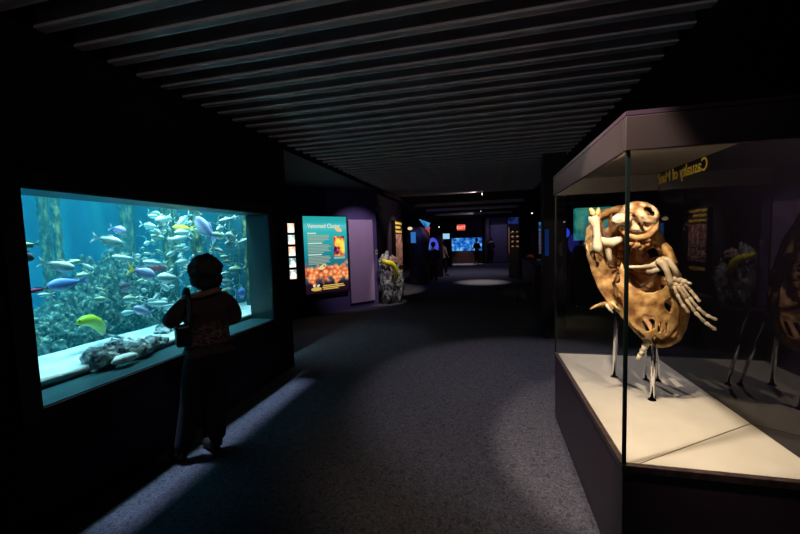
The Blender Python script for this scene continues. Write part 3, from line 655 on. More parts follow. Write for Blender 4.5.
# ---------------------------------------------------------------- turtle skeleton
sk = thing('turtle_skeleton', 'mounted sea turtle skeleton, amber shell upright with skull on top', 'skeleton', (.95,2.6,1.0))
YS = 2.55
OUT = [(0.640,2.600,1.604),(0.658,2.600,1.694),(0.704,2.600,1.763),(0.774,2.600,1.798),(0.854,2.600,1.806),(0.945,2.600,1.783),(1.007,2.600,1.712),(1.042,2.600,1.617),(1.088,2.600,1.491),(1.140,2.600,1.339),(1.165,2.600,1.194),(1.151,2.600,1.086),(1.108,2.600,1.008),(1.042,2.600,0.973),(0.974,2.600,0.984),(0.904,2.600,1.054),(0.833,2.600,1.145),(0.762,2.600,1.243),(0.701,2.600,1.367),(0.659,2.600,1.486)]
def smooth_loop(p, n):
    out = []; m_ = len(p)
    for i in range(n):
        f = i/n*m_; a = int(f); u = f-a
        p0, p1, p2, p3 = (Vector(p[(a+j-1)%m_]) for j in range(4))
        out.append(.5*((2*p1)+(p2-p0)*u+(2*p0-5*p1+4*p2-p3)*u*u+(3*p1-p0-3*p2+p3)*u**3))
    return out
NL = 120; rim = smooth_loop(OUT, NL); cen = sum(rim, Vector())/NL
def shellp(i, r, lift=0):
    p = cen.lerp(rim[i%NL], r); d = .30*(1-r*r) - lift
    return Vector((p.x, p.y - .06 + d + .12*(p.z-cen.z), p.z))
rings = [0.0,.12,.24,.36,.48,.58,.66,.74,.80,.86,.91,.95,.98,1.0]
vs = []; fs = []
for r in rings:
    for i in range(NL):
        rr = r + (.012*mnoise.noise(Vector((i*.35,2,0))) if r == 1 else 0)
        vs.append(shellp(i, rr))
for a in range(len(rings)-1):
    for i in range(NL):
        seg = (i*20/NL) % 1
        gap = rings[a] >= .74 and rings[a+1] <= .91 and .25 < seg < .78
        if not gap: fs.append((a*NL+i, a*NL+(i+1)%NL, (a+1)*NL+(i+1)%NL, (a+1)*NL+i))
cp = MB().add(vs, fs).build('carapace', M['bone_in'], sk, smooth=True)
s_ = cp.modifiers.new('s','SOLIDIFY'); s_.thickness = .014; s_.offset = 0
rm = MB(); pts = [shellp(i, 1.0) for i in range(NL)]; pts.append(pts[0])
rm.tube(pts, [.017+.005*mnoise.noise(Vector((i*.3,0,4))) for i in range(NL)]+[.017], 10, 1.3)
rm.build('shell_rim', M['bone'], sk, smooth=True)
for j in range(20):
    i = int(j*NL/20)
    if j in (4,5,13,14): continue
    MB().tube([shellp(i, r, .012) for r in (.1,.25,.4,.55,.7,.8,.9,.97)], [.013,.012,.011,.0105,.010,.009,.008,.007], 8).build('rib', M['bone_in'], sk, smooth=True)
spine = [Vector(shellp(90,.55,.02)).lerp(Vector(shellp(26,.75,.03)), u/9) + Vector((0,.10*math.sin(PI*u/9),0)) for u in range(10)]
vb = MB()
for a, b in zip(spine, spine[1:]):
    m1 = a.lerp(b,.12); m2 = a.lerp(b,.5); m3 = a.lerp(b,.88); vb.tube([m1,m2,m3],[.022,.015,.022],10)
vb.build('spine', M['bone_in'], sk, smooth=True)

def inside(poly, x, z):
    c = False; n = len(poly)
    for i in range(n):
        x1,z1 = poly[i]; x2,z2 = poly[i-1]
        if (z1 > z) != (z2 > z) and x < (x2-x1)*(z-z1)/(z2-z1)+x1: c = not c
    return c
def sheet(name, out, holes, yfn, m, cell=.006, th=.014):
    out = [(p[0],p[2]) for p in out]; holes = [[(p[0],p[2]) for p in hh] for hh in holes]
    x0 = min(p[0] for p in out); x1 = max(p[0] for p in out); z0 = min(p[1] for p in out); z1 = max(p[1] for p in out)
    idx = {}; vs = []; fs = []
    def vid(i, j):
        if (i,j) not in idx:
            idx[(i,j)] = len(vs); x = x0+i*cell; z = z0+j*cell; vs.append((x, yfn(x,z)+.006*mnoise.noise(Vector((x*18,z*18,0))), z))
        return idx[(i,j)]
    for i in range(int((x1-x0)/cell)+1):
        for j in range(int((z1-z0)/cell)+1):
            x = x0+(i+.5)*cell; z = z0+(j+.5)*cell
            if inside(out, x, z) and not any(inside(hh, x, z) for hh in holes):
                fs.append((vid(i,j),vid(i+1,j),vid(i+1,j+1),vid(i,j+1)))
    o = MB().add(vs, fs).build(name, m, sk, smooth=True)
    a = o.modifiers.new('sm','SMOOTH'); a.factor = .6; a.iterations = 6
    b = o.modifiers.new('so','SOLIDIFY'); b.thickness = th; b.offset = 0
    return o
pc = Vector((0.933,2.400,1.198))
yf = lambda x, z: 2.36 + 1.6*(x-pc.x)**2 + .5*(z-pc.z)**2 + .1*(pc.z-z)*0
sheet('plastron', [(0.772,2.400,1.430),(0.792,2.400,1.489),(0.803,2.400,1.436),(0.815,2.400,1.364),(0.847,2.400,1.334),(0.889,2.400,1.311),(0.941,2.400,1.311),(0.987,2.400,1.328),(1.017,2.400,1.358),(1.042,2.400,1.398),(1.073,2.400,1.328),(1.081,2.400,1.212),(1.068,2.400,1.118),(1.028,2.400,1.051),(0.982,2.400,1.026),(0.946,2.400,1.055),(0.915,2.400,1.030),(0.877,2.400,1.065),(0.834,2.400,1.100),(0.807,2.400,1.148),(0.785,2.400,1.220),(0.800,2.400,1.280),(0.767,2.400,1.316),(0.751,2.400,1.352),(0.778,2.400,1.364)],
      [[(0.886,2.400,1.179),(0.923,2.400,1.174),(0.944,2.400,1.151),(0.940,2.400,1.097),(0.909,2.400,1.078),(0.877,2.400,1.107)],[(0.994,2.400,1.258),(1.024,2.400,1.276),(1.035,2.400,1.229),(1.021,2.400,1.187),(0.994,2.400,1.222)],[(0.996,2.400,1.128),(1.011,2.400,1.134),(1.008,2.400,1.063),(0.992,2.400,1.062)],[(0.960,2.400,1.127),(0.970,2.400,1.133),(0.971,2.400,1.074),(0.961,2.400,1.073)]], yf, M['bone'])
yf2 = lambda x, z: 2.44 + 1.2*(x-(0.675,2.400,1.377)[0])**2 + .15*(z-1.5)
sheet('plastron', [(0.597,2.400,1.583),(0.602,2.400,1.631),(0.624,2.400,1.654),(0.651,2.400,1.629),(0.684,2.400,1.593),(0.711,2.400,1.544),(0.728,2.400,1.484),(0.718,2.400,1.449),(0.745,2.400,1.436),(0.729,2.400,1.401),(0.756,2.400,1.382),(0.735,2.400,1.352),(0.751,2.400,1.304),(0.730,2.400,1.274),(0.758,2.400,1.238),(0.731,2.400,1.189),(0.698,2.400,1.244),(0.653,2.400,1.328),(0.620,2.400,1.426)], [[(0.616,2.400,1.571),(0.627,2.400,1.606),(0.651,2.400,1.599),(0.679,2.400,1.557),(0.695,2.400,1.515),(0.674,2.400,1.485),(0.641,2.400,1.492),(0.624,2.400,1.522)]], yf2, M['bone'])
# skull
def skull_fn(d, q):
    q = Vector(q); k = 1.0
    for c, rad, dep in ((Vector((.42,-.78,.46)),.46,.16),(Vector((-.60,-.66,.36)),.36,.12),(Vector((-.25,-.85,-.25)),.40,.30),(Vector((.02,-.62,.78)),.18,.14),(Vector((.15,-.9,-.55)),.3,.4)):
        t_ = (d - c.normalized()).length
        if t_ < rad: k -= dep*(1-(t_/rad)**3)**1.0
    return q*k
skc = Vector((0.862,2.420,1.734))
sb_ = MB().blob(skc, (.110,.110,.100), .05, 2.5, 6, 3, skull_fn)
HOLES = [(Vector((.42,-.78,.46)).normalized(), .36), (Vector((-.60,-.66,.36)).normalized(), .24), (Vector((.75,.2,.5)).normalized(), .3), (Vector((.05,-.93,-.45)).normalized(), .22)]
def hole(f):
    d = Vector((0,0,0))
    for i in f: d += Vector(((sb_.v[i][0]-skc.x)/.110, (sb_.v[i][1]-skc.y)/.110, (sb_.v[i][2]-skc.z)/.100))
    d.normalize()
    return any((d-h).length < r*(1+.15*mnoise.noise(d*6)) for h, r in HOLES)
sb_.f = [f for f in sb_.f if not hole(f)]
so = sb_.build('skull', M['skullm'], sk, smooth=True); so.modifiers.new('so','SOLIDIFY').thickness = .014
MB().blob(skc+Vector((0,.02,.01)), (.072,.065,.062), .15, 2.5, 4, 9).build('brain_case', M['bone_in'], sk, smooth=True)
MB().tube([(0.735,2.360,1.696),(0.740,2.330,1.752),(0.774,2.310,1.777),(0.811,2.300,1.769),(0.836,2.300,1.735),(0.855,2.310,1.690)], [.009,.011,.012,.012,.010,.008], 10).build('cheek_arch', M['skullm'], sk, smooth=True)
MB().blob((0.749,2.310,1.733), (.05,.035,.033), .12, 2, 4, 8).build('palate_bone', M['white_bone'], sk, smooth=True)
MB().tube([(0.756,2.360,1.678),(0.783,2.330,1.642),(0.827,2.310,1.624),(0.876,2.310,1.633),(0.927,2.340,1.671),(0.948,2.370,1.716)], [.008,.012,.016,.018,.016,.010], 10).build('jaw', M['bone_in'], sk, smooth=True)
nv = MB(); nk = [Vector((0.889,2.440,1.586)), Vector((0.917,2.500,1.536)), Vector((0.938,2.570,1.483)), Vector((0.953,2.640,1.413))]
for a, b in zip(nk, nk[1:]): nv.tube([a.lerp(b,.1), a.lerp(b,.5), a.lerp(b,.9)], [.028,.018,.028], 10)
for i in range(9):
    rr_ = random.Random(i); p = Vector((0.808,2.420,1.613)).lerp(Vector((0.960,2.420,1.590)), i/8); p.z += rr_.uniform(-.03,.03)
    nv.tube([p, p+Vector((rr_.uniform(-.05,.05),.03,rr_.uniform(-.05,.02)))], [.012,.008], 7)
nv.build('neck_vertebrae', M['bone_in'], sk, smooth=True)
# shoulders and flippers
def bone(name, pts, rad, m='white_bone', n=10, parent=None):
    return MB().tube(pts, rad, n).build(name, M[m], parent or sk, smooth=True)
bone('humerus', [(0.641,2.360,1.542),(0.635,2.360,1.583),(0.635,2.360,1.642),(0.629,2.360,1.700),(0.618,2.360,1.736),(0.610,2.370,1.760)], [.026,.028,.02,.021,.032,.022])
bone('radius', [(0.613,2.360,1.753),(0.604,2.350,1.788),(0.594,2.350,1.806)], [.018,.016,.006], 'bone')
bone('ulna', [(0.631,2.370,1.753),(0.644,2.380,1.788),(0.652,2.390,1.806)], [.016,.014,.006], 'bone')
bone('scapula', [(0.656,2.380,1.629),(0.681,2.370,1.605),(0.716,2.380,1.598),(0.756,2.390,1.614),(0.790,2.400,1.631),(0.825,2.410,1.659)], [.012,.026,.030,.022,.016,.006])
bone('coracoid', [(0.703,2.390,1.598),(0.703,2.390,1.557),(0.712,2.400,1.514),(0.726,2.410,1.472)], [.022,.018,.015,.01])
bone('scapula', [(0.822,2.440,1.450),(0.884,2.420,1.451),(0.929,2.400,1.458),(0.956,2.380,1.470)], [.009,.011,.013,.022])
bone('coracoid', [(0.926,2.420,1.421),(0.945,2.400,1.428),(0.967,2.380,1.447)], [.018,.015,.02])
bone('coracoid', [(0.928,2.520,1.325),(0.958,2.500,1.352),(0.973,2.470,1.386),(0.980,2.450,1.417)], [.008,.010,.010,.009])
bone('humerus', [(1.019,2.450,1.577),(1.026,2.430,1.548),(1.030,2.400,1.508),(1.038,2.370,1.464)], [.02,.028,.024,.024], 'bone')
bone('radius', [(0.953,2.360,1.495),(0.970,2.340,1.478),(0.986,2.330,1.434),(1.002,2.330,1.383),(1.017,2.340,1.342)], [.022,.022,.015,.016,.02])
bone('ulna', [(0.969,2.350,1.501),(0.990,2.330,1.496),(1.016,2.320,1.451),(1.036,2.320,1.406)], [.018,.018,.014,.019])
cb = MB()
for i, p in enumerate([(1.027,2.320,1.390),(1.042,2.310,1.385),(1.017,2.330,1.360),(1.032,2.320,1.356),(1.052,2.310,1.357),(1.057,2.300,1.375)]): cb.blob(p, (.018,.013,.017), .2, 3, 2, i)
cb.build('carpal_bones', M['white_bone'], sk, smooth=True)
for pts in ([(1.018,2.320,1.350),(1.029,2.310,1.307),(1.050,2.300,1.253),(1.080,2.290,1.205)],
            [(1.033,2.310,1.352),(1.068,2.300,1.281),(1.103,2.280,1.213),(1.146,2.270,1.160),(1.193,2.260,1.120)],
            [(1.047,2.310,1.357),(1.078,2.290,1.293),(1.112,2.280,1.240),(1.150,2.270,1.199),(1.196,2.260,1.175)],
            [(1.057,2.300,1.364),(1.082,2.290,1.332),(1.101,2.280,1.301),(1.120,2.270,1.270)],
            [(1.057,2.300,1.380),(1.071,2.290,1.371),(1.086,2.290,1.365)]):
    dgt = MB(); P_ = [Vector(p) for p in pts]
    for a, b in zip(P_, P_[1:]): dgt.tube([a, a.lerp(b,.12), a.lerp(b,.5), a.lerp(b,.88), b], [.006,.0105,.0065,.0095,.005], 8)
    dgt.build('flipper_digit', M['white_bone'], sk, smooth=True)
# hind limb and tail
bone('femur', [(0.736,2.420,1.253),(0.706,2.410,1.236),(0.671,2.400,1.225)], [.014,.012,.016], 'bone')
bone('hind_digit', [(0.681,2.400,1.231),(0.640,2.390,1.220),(0.605,2.380,1.203)], [.012,.009,.004], 'bone')
bone('hind_digit', [(0.698,2.400,1.231),(0.712,2.390,1.203),(0.730,2.380,1.181)], [.010,.008,.004], 'white_bone')
bone('hind_digit', [(0.725,2.400,1.244),(0.749,2.390,1.216),(0.773,2.380,1.194)], [.010,.008,.004], 'bone')
tl = MB(); tp = [Vector(p) for p in ((0.943,2.420,1.050),(0.930,2.420,1.013),(0.918,2.420,0.976),(0.905,2.420,0.945),(0.892,2.420,0.920),(0.876,2.420,0.888))]
for i,(a,b) in enumerate(zip(tp,tp[1:])): tl.tube([a.lerp(b,.05),a.lerp(b,.5),a.lerp(b,.95)],[.027-.003*i,.017-.002*i,.025-.003*i],8)
tl.build('tail_bones', M['white_bone'], sk, smooth=True)
# clear mounting rods
def rod(label, base, top, r):
    b = Vector(base); t_ = Vector(top)
    k_ = thing('mounting_rod', label, 'rod', base, 'clear rods carrying the skeleton')
    MB().tube([b+Vector((0,0,.006)), t_], r, 14).build('shaft', M['acrylic'], k_, smooth=True)
    MB().lathe([(r*1.7,0),(r*1.7,.006)], (b.x,b.y,b.z), 16).build('foot', M['acrylic'], k_)
rod('clear rod standing farthest toward the corridor, under the shell\'s edge', (0.904,2.907,0.600), (.905,2.84,1.48), .014)
rod('clear rod standing nearest the case\'s front under the plastron', (1.004,2.530,0.600), (.985,2.47,1.09), .013)
rod('clear rod right behind the hanging tail bones', (1.102,2.879,0.600), (1.04,2.76,1.12), .011)
rod('clear rod farthest to the rear under the shell, beside the tail rod', (1.175,2.872,0.600), (1.12,2.8,1.15), .011)
# ---------------------------------------------------------------- angled wall: poster, tiles, panel
ANG = math.atan2(DY, DX)
def wall_mw(s, off, z): 
    p = dg(s, off, z); return Matrix.Translation(p) @ Matrix.Rotation(ANG, 4, 'Z') @ Matrix.Rotation(PI/2, 4, 'X')   # local x along wall, y up, z out
def poster_mat():
    m, t, out = nt('coral_poster_print'); tc = N(t, 'ShaderNodeTexCoord'); sp = N(t, 'ShaderNodeSeparateXYZ'); t.links.new(tc.outputs['Object'], sp.inputs[0])
    mr = N(t, 'ShaderNodeMapRange'); mr.inputs['From Max'].default_value = 1.75; t.links.new(sp.outputs['Z'], mr.inputs[0])
    bg = ramp(t, [(.0,(.012,.004,.012)),(.12,(.02,.006,.015)),(.2,(.02,.10,.13)),(.45,(.01,.2,.26)),(.62,(.02,.32,.36)),(.8,(.03,.46,.46)),(.88,(.1,.55,.56)),(.93,(.02,.42,.42)),(1.0,(.02,.38,.38))], mr.outputs[0])
    vo = N(t, 'ShaderNodeTexVoronoi', Scale=11.0); ns = N(t, 'ShaderNodeTexNoise', Scale=4.0, Detail=3.0)
    t.links.new(tc.outputs['Object'], vo.inputs['Vector']); t.links.new(tc.outputs['Object'], ns.inputs['Vector'])
    co = ramp(t, [(.0,(1.0,.75,.35)),(.3,(1.0,.42,.14)),(.6,(.75,.16,.06)),(.95,(.14,.03,.03))], vo.outputs['Distance'])
    # coral height mask
    ma = N(t, 'ShaderNodeMath', operation='MULTIPLY_ADD'); ma.inputs[1].default_value = .42; t.links.new(ns.outputs['Fac'], ma.inputs[0]); t.links.new(mr.outputs[0], ma.inputs[2])
    mk = ramp(t, [(.0,(0,0,0)),(.33,(0,0,0)),(.37,(1,1,1)),(.56,(1,1,1)),(.6,(0,0,0))], ma.outputs[0])
    mx = N(t, 'ShaderNodeMix', data_type='RGBA'); t.links.new(mk.outputs[0], mx.inputs[0]); t.links.new(bg.outputs[0], mx.inputs[6]); t.links.new(co.outputs[0], mx.inputs[7])
    e = N(t, 'ShaderNodeEmission', Strength=1.0); t.links.new(mx.outputs[2], e.inputs[0]); t.links.new(e.outputs[0], out.inputs[0]); return m
def printmat(name, stops, scale, strength=1.0):
    m, t, out = nt(name); tc = N(t, 'ShaderNodeTexCoord'); n = N(t, 'ShaderNodeTexNoise', Scale=scale, Detail=2.0); t.links.new(tc.outputs['Object'], n.inputs['Vector'])
    r = ramp(t, stops, n.outputs['Fac']); e = N(t, 'ShaderNodeEmission', Strength=strength); t.links.new(r.outputs[0], e.inputs[0]); t.links.new(e.outputs[0], out.inputs[0]); return m
po = thing('poster', 'tall backlit teal reef poster with orange coral on the purple wall', 'poster', dg(.28,0,.5))
po.rotation_euler.z = ANG
def pbox(name, m, x0, z0, x1, z1, d0, d1, parent, bevel=0):
    return MB().box((x0,-d1,z0),(x1,-d0,z1)).build(name, m, parent, bevel=bevel, local=True)
PW, PH = 1.09, 1.76
pbox('light_box', M['black'], -.03, -.05, PW+.03, PH+.03, .003, .085, po, .006)
pbox('print', poster_mat(), 0, 0, PW, PH, .086, .09, po)
W1 = emit('poster_white', (.85,.95,.8), .8); W2 = emit('poster_cream', (.62,.7,.5), .6); GOLD = emit('poster_gold', (.9,.6,.12), .7)
def ptext(txt, size, m, x, z, sx=1, par=po, bold=0):
    cu = bpy.data.curves.new('title_text','FONT'); cu.body = txt; cu.size = size; cu.offset = bold; cu.extrude = .0005
    o = textmesh('title_text', cu, m); o.parent = par
    o.location = (x, -.0915, z); o.rotation_euler = (PI/2,0,0); o.scale = (sx,1,1); return o
ptext('Venomed Cluster', .135, W1, .1, 1.5, .85, bold=.003)
rt = random.Random(3)
for z0, n in ((1.19,5),(.93,6),(.67,6)):
    b = MB()
    for i in range(n):
        b.box((.09,-.092,z0+i*.033),(.09+rt.uniform(.48,.57)*(1 if i else .8),-.0905,z0+i*.033+.017))
    b.build('text_block', W2, po, local=True)
    h_ = MB(); h_.box((.09,-.092,z0+n*.033+.008),(.09+rt.uniform(.2,.38),-.0905,z0+n*.033+.034)); h_.build('heading_line', W1, po, local=True)
pbox('inset_photo', printmat('inset_print', [(.36,(.05,.01,.06)),(.45,(.6,.1,.08)),(.52,(1,.5,.05)),(.65,(1,.8,.1))], 5), .73, .84, 1.02, 1.3, .0905, .093, po)
pbox('photo_caption', W2, .73, .77, 1.02, .82, .0905, .092, po)
def pfish(name, cx, cz, ln, hh, an, m):
    pts = []
    for k in range(20):
        a = 2*PI*k/20; x = math.cos(a)*ln/2; z = math.sin(a)*hh/2*(1 if x > -ln*.3 else .6)
        pts.append((cx+x*math.cos(an)-z*math.sin(an), cz+x*math.sin(an)+z*math.cos(an)))
    MB().add([(x,-.0925,z) for x,z in pts]+[(x,-.0905,z) for x,z in pts], [tuple(range(20)),tuple(range(39,19,-1))]).build(name, m, po, local=True)
pfish('printed_fish', .87, 1.46, .2, .1, -.35, emit('print_salmon', (1,.6,.3), .9))
pfish('printed_fish', .43, .6, .2, .1, .55, emit('print_cream_yellow', (.9,.75,.3), .9))
pfish('printed_fish', .47, .62, .06, .05, .2, emit('print_crimson', (.3,.02,.03), .8))
MB().blob((.25,-.09,.1),(.13,.003,.045),0,sub=3).build('emblem', GOLD, po, local=True)
pfish('emblem_mark', .2, .18, .07, .06, 1.2, W1); pfish('emblem_mark', .3, .175, .08, .05, .4, W1)
c_ = MB()
for i, (a, b_) in enumerate(((.42,.95),(.4,.98),(.42,.8))): c_.box((a,-.092,.15-.04*i),(b_,-.0905,.15-.04*i+.026))
c_.build('caption_lines', GOLD, po, local=True)

tm_ = [printmat('lit_tile_print_%d'%i, st, 9, 1.3) for i, st in enumerate([[(.4,(1,.55,.3)),(.5,(1,.95,.85)),(.65,(.8,.9,.85))],[(.4,(.35,.6,.5)),(.5,(1,.95,.9)),(.65,(1,.8,.7))],[(.4,(1,.45,.25)),(.52,(1,.85,.7)),(.65,(1,1,.95))],[(.4,(.1,.25,.3)),(.5,(.7,.8,.8)),(.62,(1,.9,.8))],[(.4,(.3,.35,.35)),(.5,(1,.95,.9)),(.65,(1,.75,.55))]])]
for i, lab in enumerate(('topmost of five small backlit picture tiles beside the poster','second from the top of five small backlit picture tiles','middle one of five small backlit picture tiles, orange toned','fourth from the top of five small backlit picture tiles, dark toned','lowest of five small backlit picture tiles beside the poster')):
    tt = thing('picture_tile', lab, 'picture', dg(-.055,0,1.9-.255*i), 'backlit picture tiles'); tt.rotation_euler.z = ANG
    MB().box((-.02,-.03,-.02),(.22,-.002,.22)).build('tile_frame', M['trim'], tt, local=True)
    MB().box((0,-.034,0),(.15,-.0305,.2)).build('tile_picture', tm_[i], tt, local=True)
lp = MB().box((0,-.05,0),(.7,-.002,2.06)).build('wall_panel', M['lavender'], bevel=.004); lp.location = dg(1.455,0,.14); lp.rotation_euler.z = ANG
tag(lp, 'plain lavender wall panel lit from above, beside the reef poster', 'panel')
sw = thing('light_switch', 'small pale wall switch beside the lavender panel', 'switch', dg(2.235,0,1.31)); sw.rotation_euler.z = ANG
MB().box((0,-.012,0),(.07,-.002,.13)).build('switch_plate', paint('switch_plate',(.5,.4,.28),.4), sw, bevel=.003, local=True)
MB().box((.025,-.022,.045),(.045,-.0125,.085)).build('switch_lever', M['black'], sw, local=True)
wb = thing('wall_speaker', 'small grey box mounted high on the dark wall above the eel sculpture', 'speaker', dg(2.27,0,2.42)); wb.rotation_euler.z = ANG
MB().box((0,-.12,0),(.15,-.02,.12)).build('housing', paint('grey_plastic',(.2,.19,.22),.5), wb, bevel=.01, local=True)
MB().box((.05,-.0195,.03),(.1,-.001,.09)).build('bracket', M['black'], wb, local=True)

# rock and eel sculpture
rs = thing('rock_sculpture', 'grey pebbled rock sculpture with a yellow eel, against the purple wall', 'sculpture', (-2.5,9.2,0))
def rockshape(d, q): return Vector((q.x, q.y, q.z*(1 if d.z > 0 else 1)))
ro = MB(); ro.blob((-2.56,9.22,.62),(.2,.2,.68),.35,2.6,5,31); ro.build('rock', M['rock'], rs, smooth=True)
MB().blob((-2.38,9.5,.45),(.2,.22,.5),.35,2.6,5,37).build('rock', M['rock'], rs, smooth=True)
MB().blob((-2.42,9.38,1.12),(.12,.12,.14),.3,2.6,4,39).build('rock_knob', noisecol('pinkish_rock',[(.3,(.12,.06,.05)),(.65,(.45,.28,.24))],14), rs, smooth=True)
MB().tube([(-2.599,8.980,1.171),(-2.539,8.950,1.133),(-2.461,8.950,1.106),(-2.369,9.000,1.076),(-2.308,9.060,1.006),(-2.274,9.120,0.872),(-2.281,9.180,0.710),(-2.315,9.250,0.597)], [.035,.06,.062,.065,.062,.055,.045,.02], 14, 1.1).build('eel', M['yellow'], rs, smooth=True)

# tall info panel with fish
ip = thing('info_panel', 'tall narrow exhibit panel with yellow title bars and pink fish print', 'sign', (-2.75,11.3,.55))
MB().box((-2.798,10.8,.55),(-2.68,11.75,2.28)).build('board', M['black'], ip, bevel=.01)
YL = paint('panel_yellow', (.75,.5,.08), .5); PK = noisecol('panel_pink_print', [(.36,(.05,.02,.03)),(.48,(.4,.16,.14)),(.6,(.75,.42,.36))], 7, .6, bump=0)
b = MB()
for z, y0, y1 in ((2.16,10.85,11.68),(2.03,10.86,11.5),(1.9,10.86,11.7)): b.box((-2.681,y0,z),(-2.674,y1,z+.07))
b.build('title_bars', YL, ip)
MB().box((-2.681,10.85,.86),(-2.675,11.7,1.85)).build('fish_print', PK, ip)
b = MB()
for i in range(9): b.box((-2.676,10.88,.9+.06*i),(-2.672,11.3+.3*rt.random(),.9+.06*i+.03))
b.build('text_lines', paint('panel_brown',(.25,.17,.11),.6), ip)
MB().box((-2.681,10.85,.62),(-2.674,11.6,.72)).build('bottom_bar', YL, ip)

for i, (yy, zz) in enumerate([(11.95,2.5),(12.1,2.2),(11.9,2.0),(12.2,2.38),(12.05,1.85),(12.22,2.05),(11.88,2.28),(12.2,1.75),(12.02,2.65)]):
    fish_at((-2.795,yy,zz), .17, (0,(-1)**i,.4-.25*(i%4)), 'tang' if i%3 else 'jack', 'pink', 'pink model fish fixed to the dark wall beyond the tall exhibit panel', 'pink model fish on the wall', None, False)
# far left exhibits
kb = thing('exhibit_kiosk', 'dark rounded exhibit kiosk with a small warm lamp and blue screen', 'kiosk', (-2.535,13.600,0.328))
o_ = Vector((-2.483,13.600,2.179))
MB().lathe([(.36,0),(.38,.05),(.36,1.2),(.42,1.55),(.45,1.7),(.40,1.95),(.25,2.1),(.05,2.16)], (o_.x,o_.y,.0), 24).build('body', paint('kiosk_brown',(.06,.035,.045),.5,var=.4,scale=5), kb, smooth=True)
MB().box((-2.679,13.150,1.552), tuple(Vector((-2.500,13.150,1.948))+Vector((0,.03,0)))).build('blue_screen', emit('screen_blue',(.06,.3,.9),.5), kb)
MB().blob((-2.690,13.100,2.081), (.09,.06,.06), 0, sub=3).build('lamp', emit('warm_lamp',(1,.72,.4),.9), kb, smooth=True)
bs = thing('hanging_sign', 'slanted bright blue sign hanging above the far left exhibits', 'sign', (-2.401,14.500,2.324))
q1, q2, q3, q4 = (Vector(p) for p in ((-2.563,14.300,2.479),(-2.160,14.500,2.314),(-2.266,14.500,2.080),(-2.388,14.400,2.201)))
MB().add([q1,q2,q3,q4]+[p+Vector((0,.05,0)) for p in (q1,q2,q3,q4)], [(0,3,2,1),(4,5,6,7),(0,1,5,4),(1,2,6,5),(2,3,7,6),(3,0,4,7)]).build('lit_face', printmat('blue_sign_print',[(.35,(.01,.12,.45)),(.6,(.1,.5,.9))],4,.8), bs)
MB().tube([tuple(q1.lerp(q2,.5)), (q1.lerp(q2,.5).x, q1.y+.02, 2.9)], .01, 6).build('hanger', M['metal'], bs)
rl = thing('red_lamp', 'small red lamp just below the slanted blue sign', 'lamp', (-2.281,14.600,2.103))
MB().blob((-2.281,14.600,2.103), (.1,.05,.13), .1, 2, 3).build('bulb', emit('lamp_red',(.85,.08,.12),.6), rl, smooth=True)
MB().tube([(-2.282,14.620,2.204), ((-2.282,14.620,2.204)[0],14.62,2.96)], .01, 6).build('hanger', M['metal'], rl)
oc = thing('exhibit_column', 'narrow lit column with orange top and blue base, left of the oval window', 'column', (-2.364,14.900,0.737))
a_ = Vector((-2.411,14.900,1.645)); b_ = Vector((-2.269,14.900,2.008))
MB().box((a_.x,14.9,a_.z),(b_.x,15.05,b_.z)).build('orange_print', printmat('orange_print',[(.35,(.15,.03,.01)),(.6,(.75,.35,.12))],9,.6), oc)
MB().box((a_.x,14.9,a_.z-.4),(b_.x,15.05,a_.z-.005)).build('blue_print', printmat('blue_column_print',[(.35,(.02,.15,.4)),(.6,(.25,.5,.8))],9,.6), oc)
MB().box((a_.x,14.9,0),(b_.x,15.05,a_.z-.405)).build('post', M['black'], oc)
ow = thing('oval_window', 'glowing blue oval window of a far left tank', 'window', (-2.277,16.000,1.327))
c_ = Vector((-2.277,16.000,1.327))
MB().blob(c_, (.26,.05,.42), 0, sub=4).build('blue_pane', printmat('oval_glow',[(.35,(.03,.05,.75)),(.65,(.12,.14,.95))],3,.7), ow, smooth=True)
ring = [ (c_.x+.28*math.cos(2*PI*k/32), c_.y+.0, c_.z+.44*math.sin(2*PI*k/32)) for k in range(33)]
MB().tube(ring, .035, 8).build('rim', M['black'], ow, smooth=True)
MB().box((c_.x-.55,c_.y+.06,0),(c_.x+.4,c_.y+.3,2.1)).build('tank_front', M['wall'], ow)
cb_ = Vector((-2.451,17.000,1.914)); cc_ = Vector((-2.074,17.000,2.017))
lsx = thing('light_strip', 'thin cyan light strip above the oval window', 'light', tuple(cb_))
MB().box((cb_.x,17,cb_.z),(cc_.x,17.06,cc_.z)).build('tube', emit('cyan_strip',(.02,.35,.7),.7), lsx)
for q_ in (.15,.85): MB().tube([(cb_.x+(cc_.x-cb_.x)*q_,17.03,cc_.z),(cb_.x+(cc_.x-cb_.x)*q_,17.03,2.96)], .012, 6).build('hanger', M['metal'], lsx)
yb_ = Vector((-2.440,16.600,1.864))
tag(MB().blob(yb_, (.13,.06,.07), 0, sub=3).build('wall_lamp', emit('yellow_lamp',(.9,.75,.35),.5), smooth=True), 'small yellow lamp beneath the cyan light strip', 'lamp')
ls = thing('wall_screen', 'small pale blue lit screen high up, left of the exit sign', 'screen', (-2.331,22.000,1.844))
a_ = Vector((-2.514,22.000,1.670)); b_ = Vector((-2.119,22.000,1.986))
MB().box((a_.x-.05,22.0,a_.z-.05),(b_.x+.05,22.08,b_.z+.05)).build('screen_frame', M['black'], ls)
MB().box((a_.x,21.985,a_.z),(b_.x,21.999,b_.z)).build('screen_face', emit('screen_pale',(.35,.7,.95),.9), ls)
MB().box((a_.x-.1,22.09,0),(b_.x+.1,22.3,2.9)).build('backing_panel', M['wall'], ls)

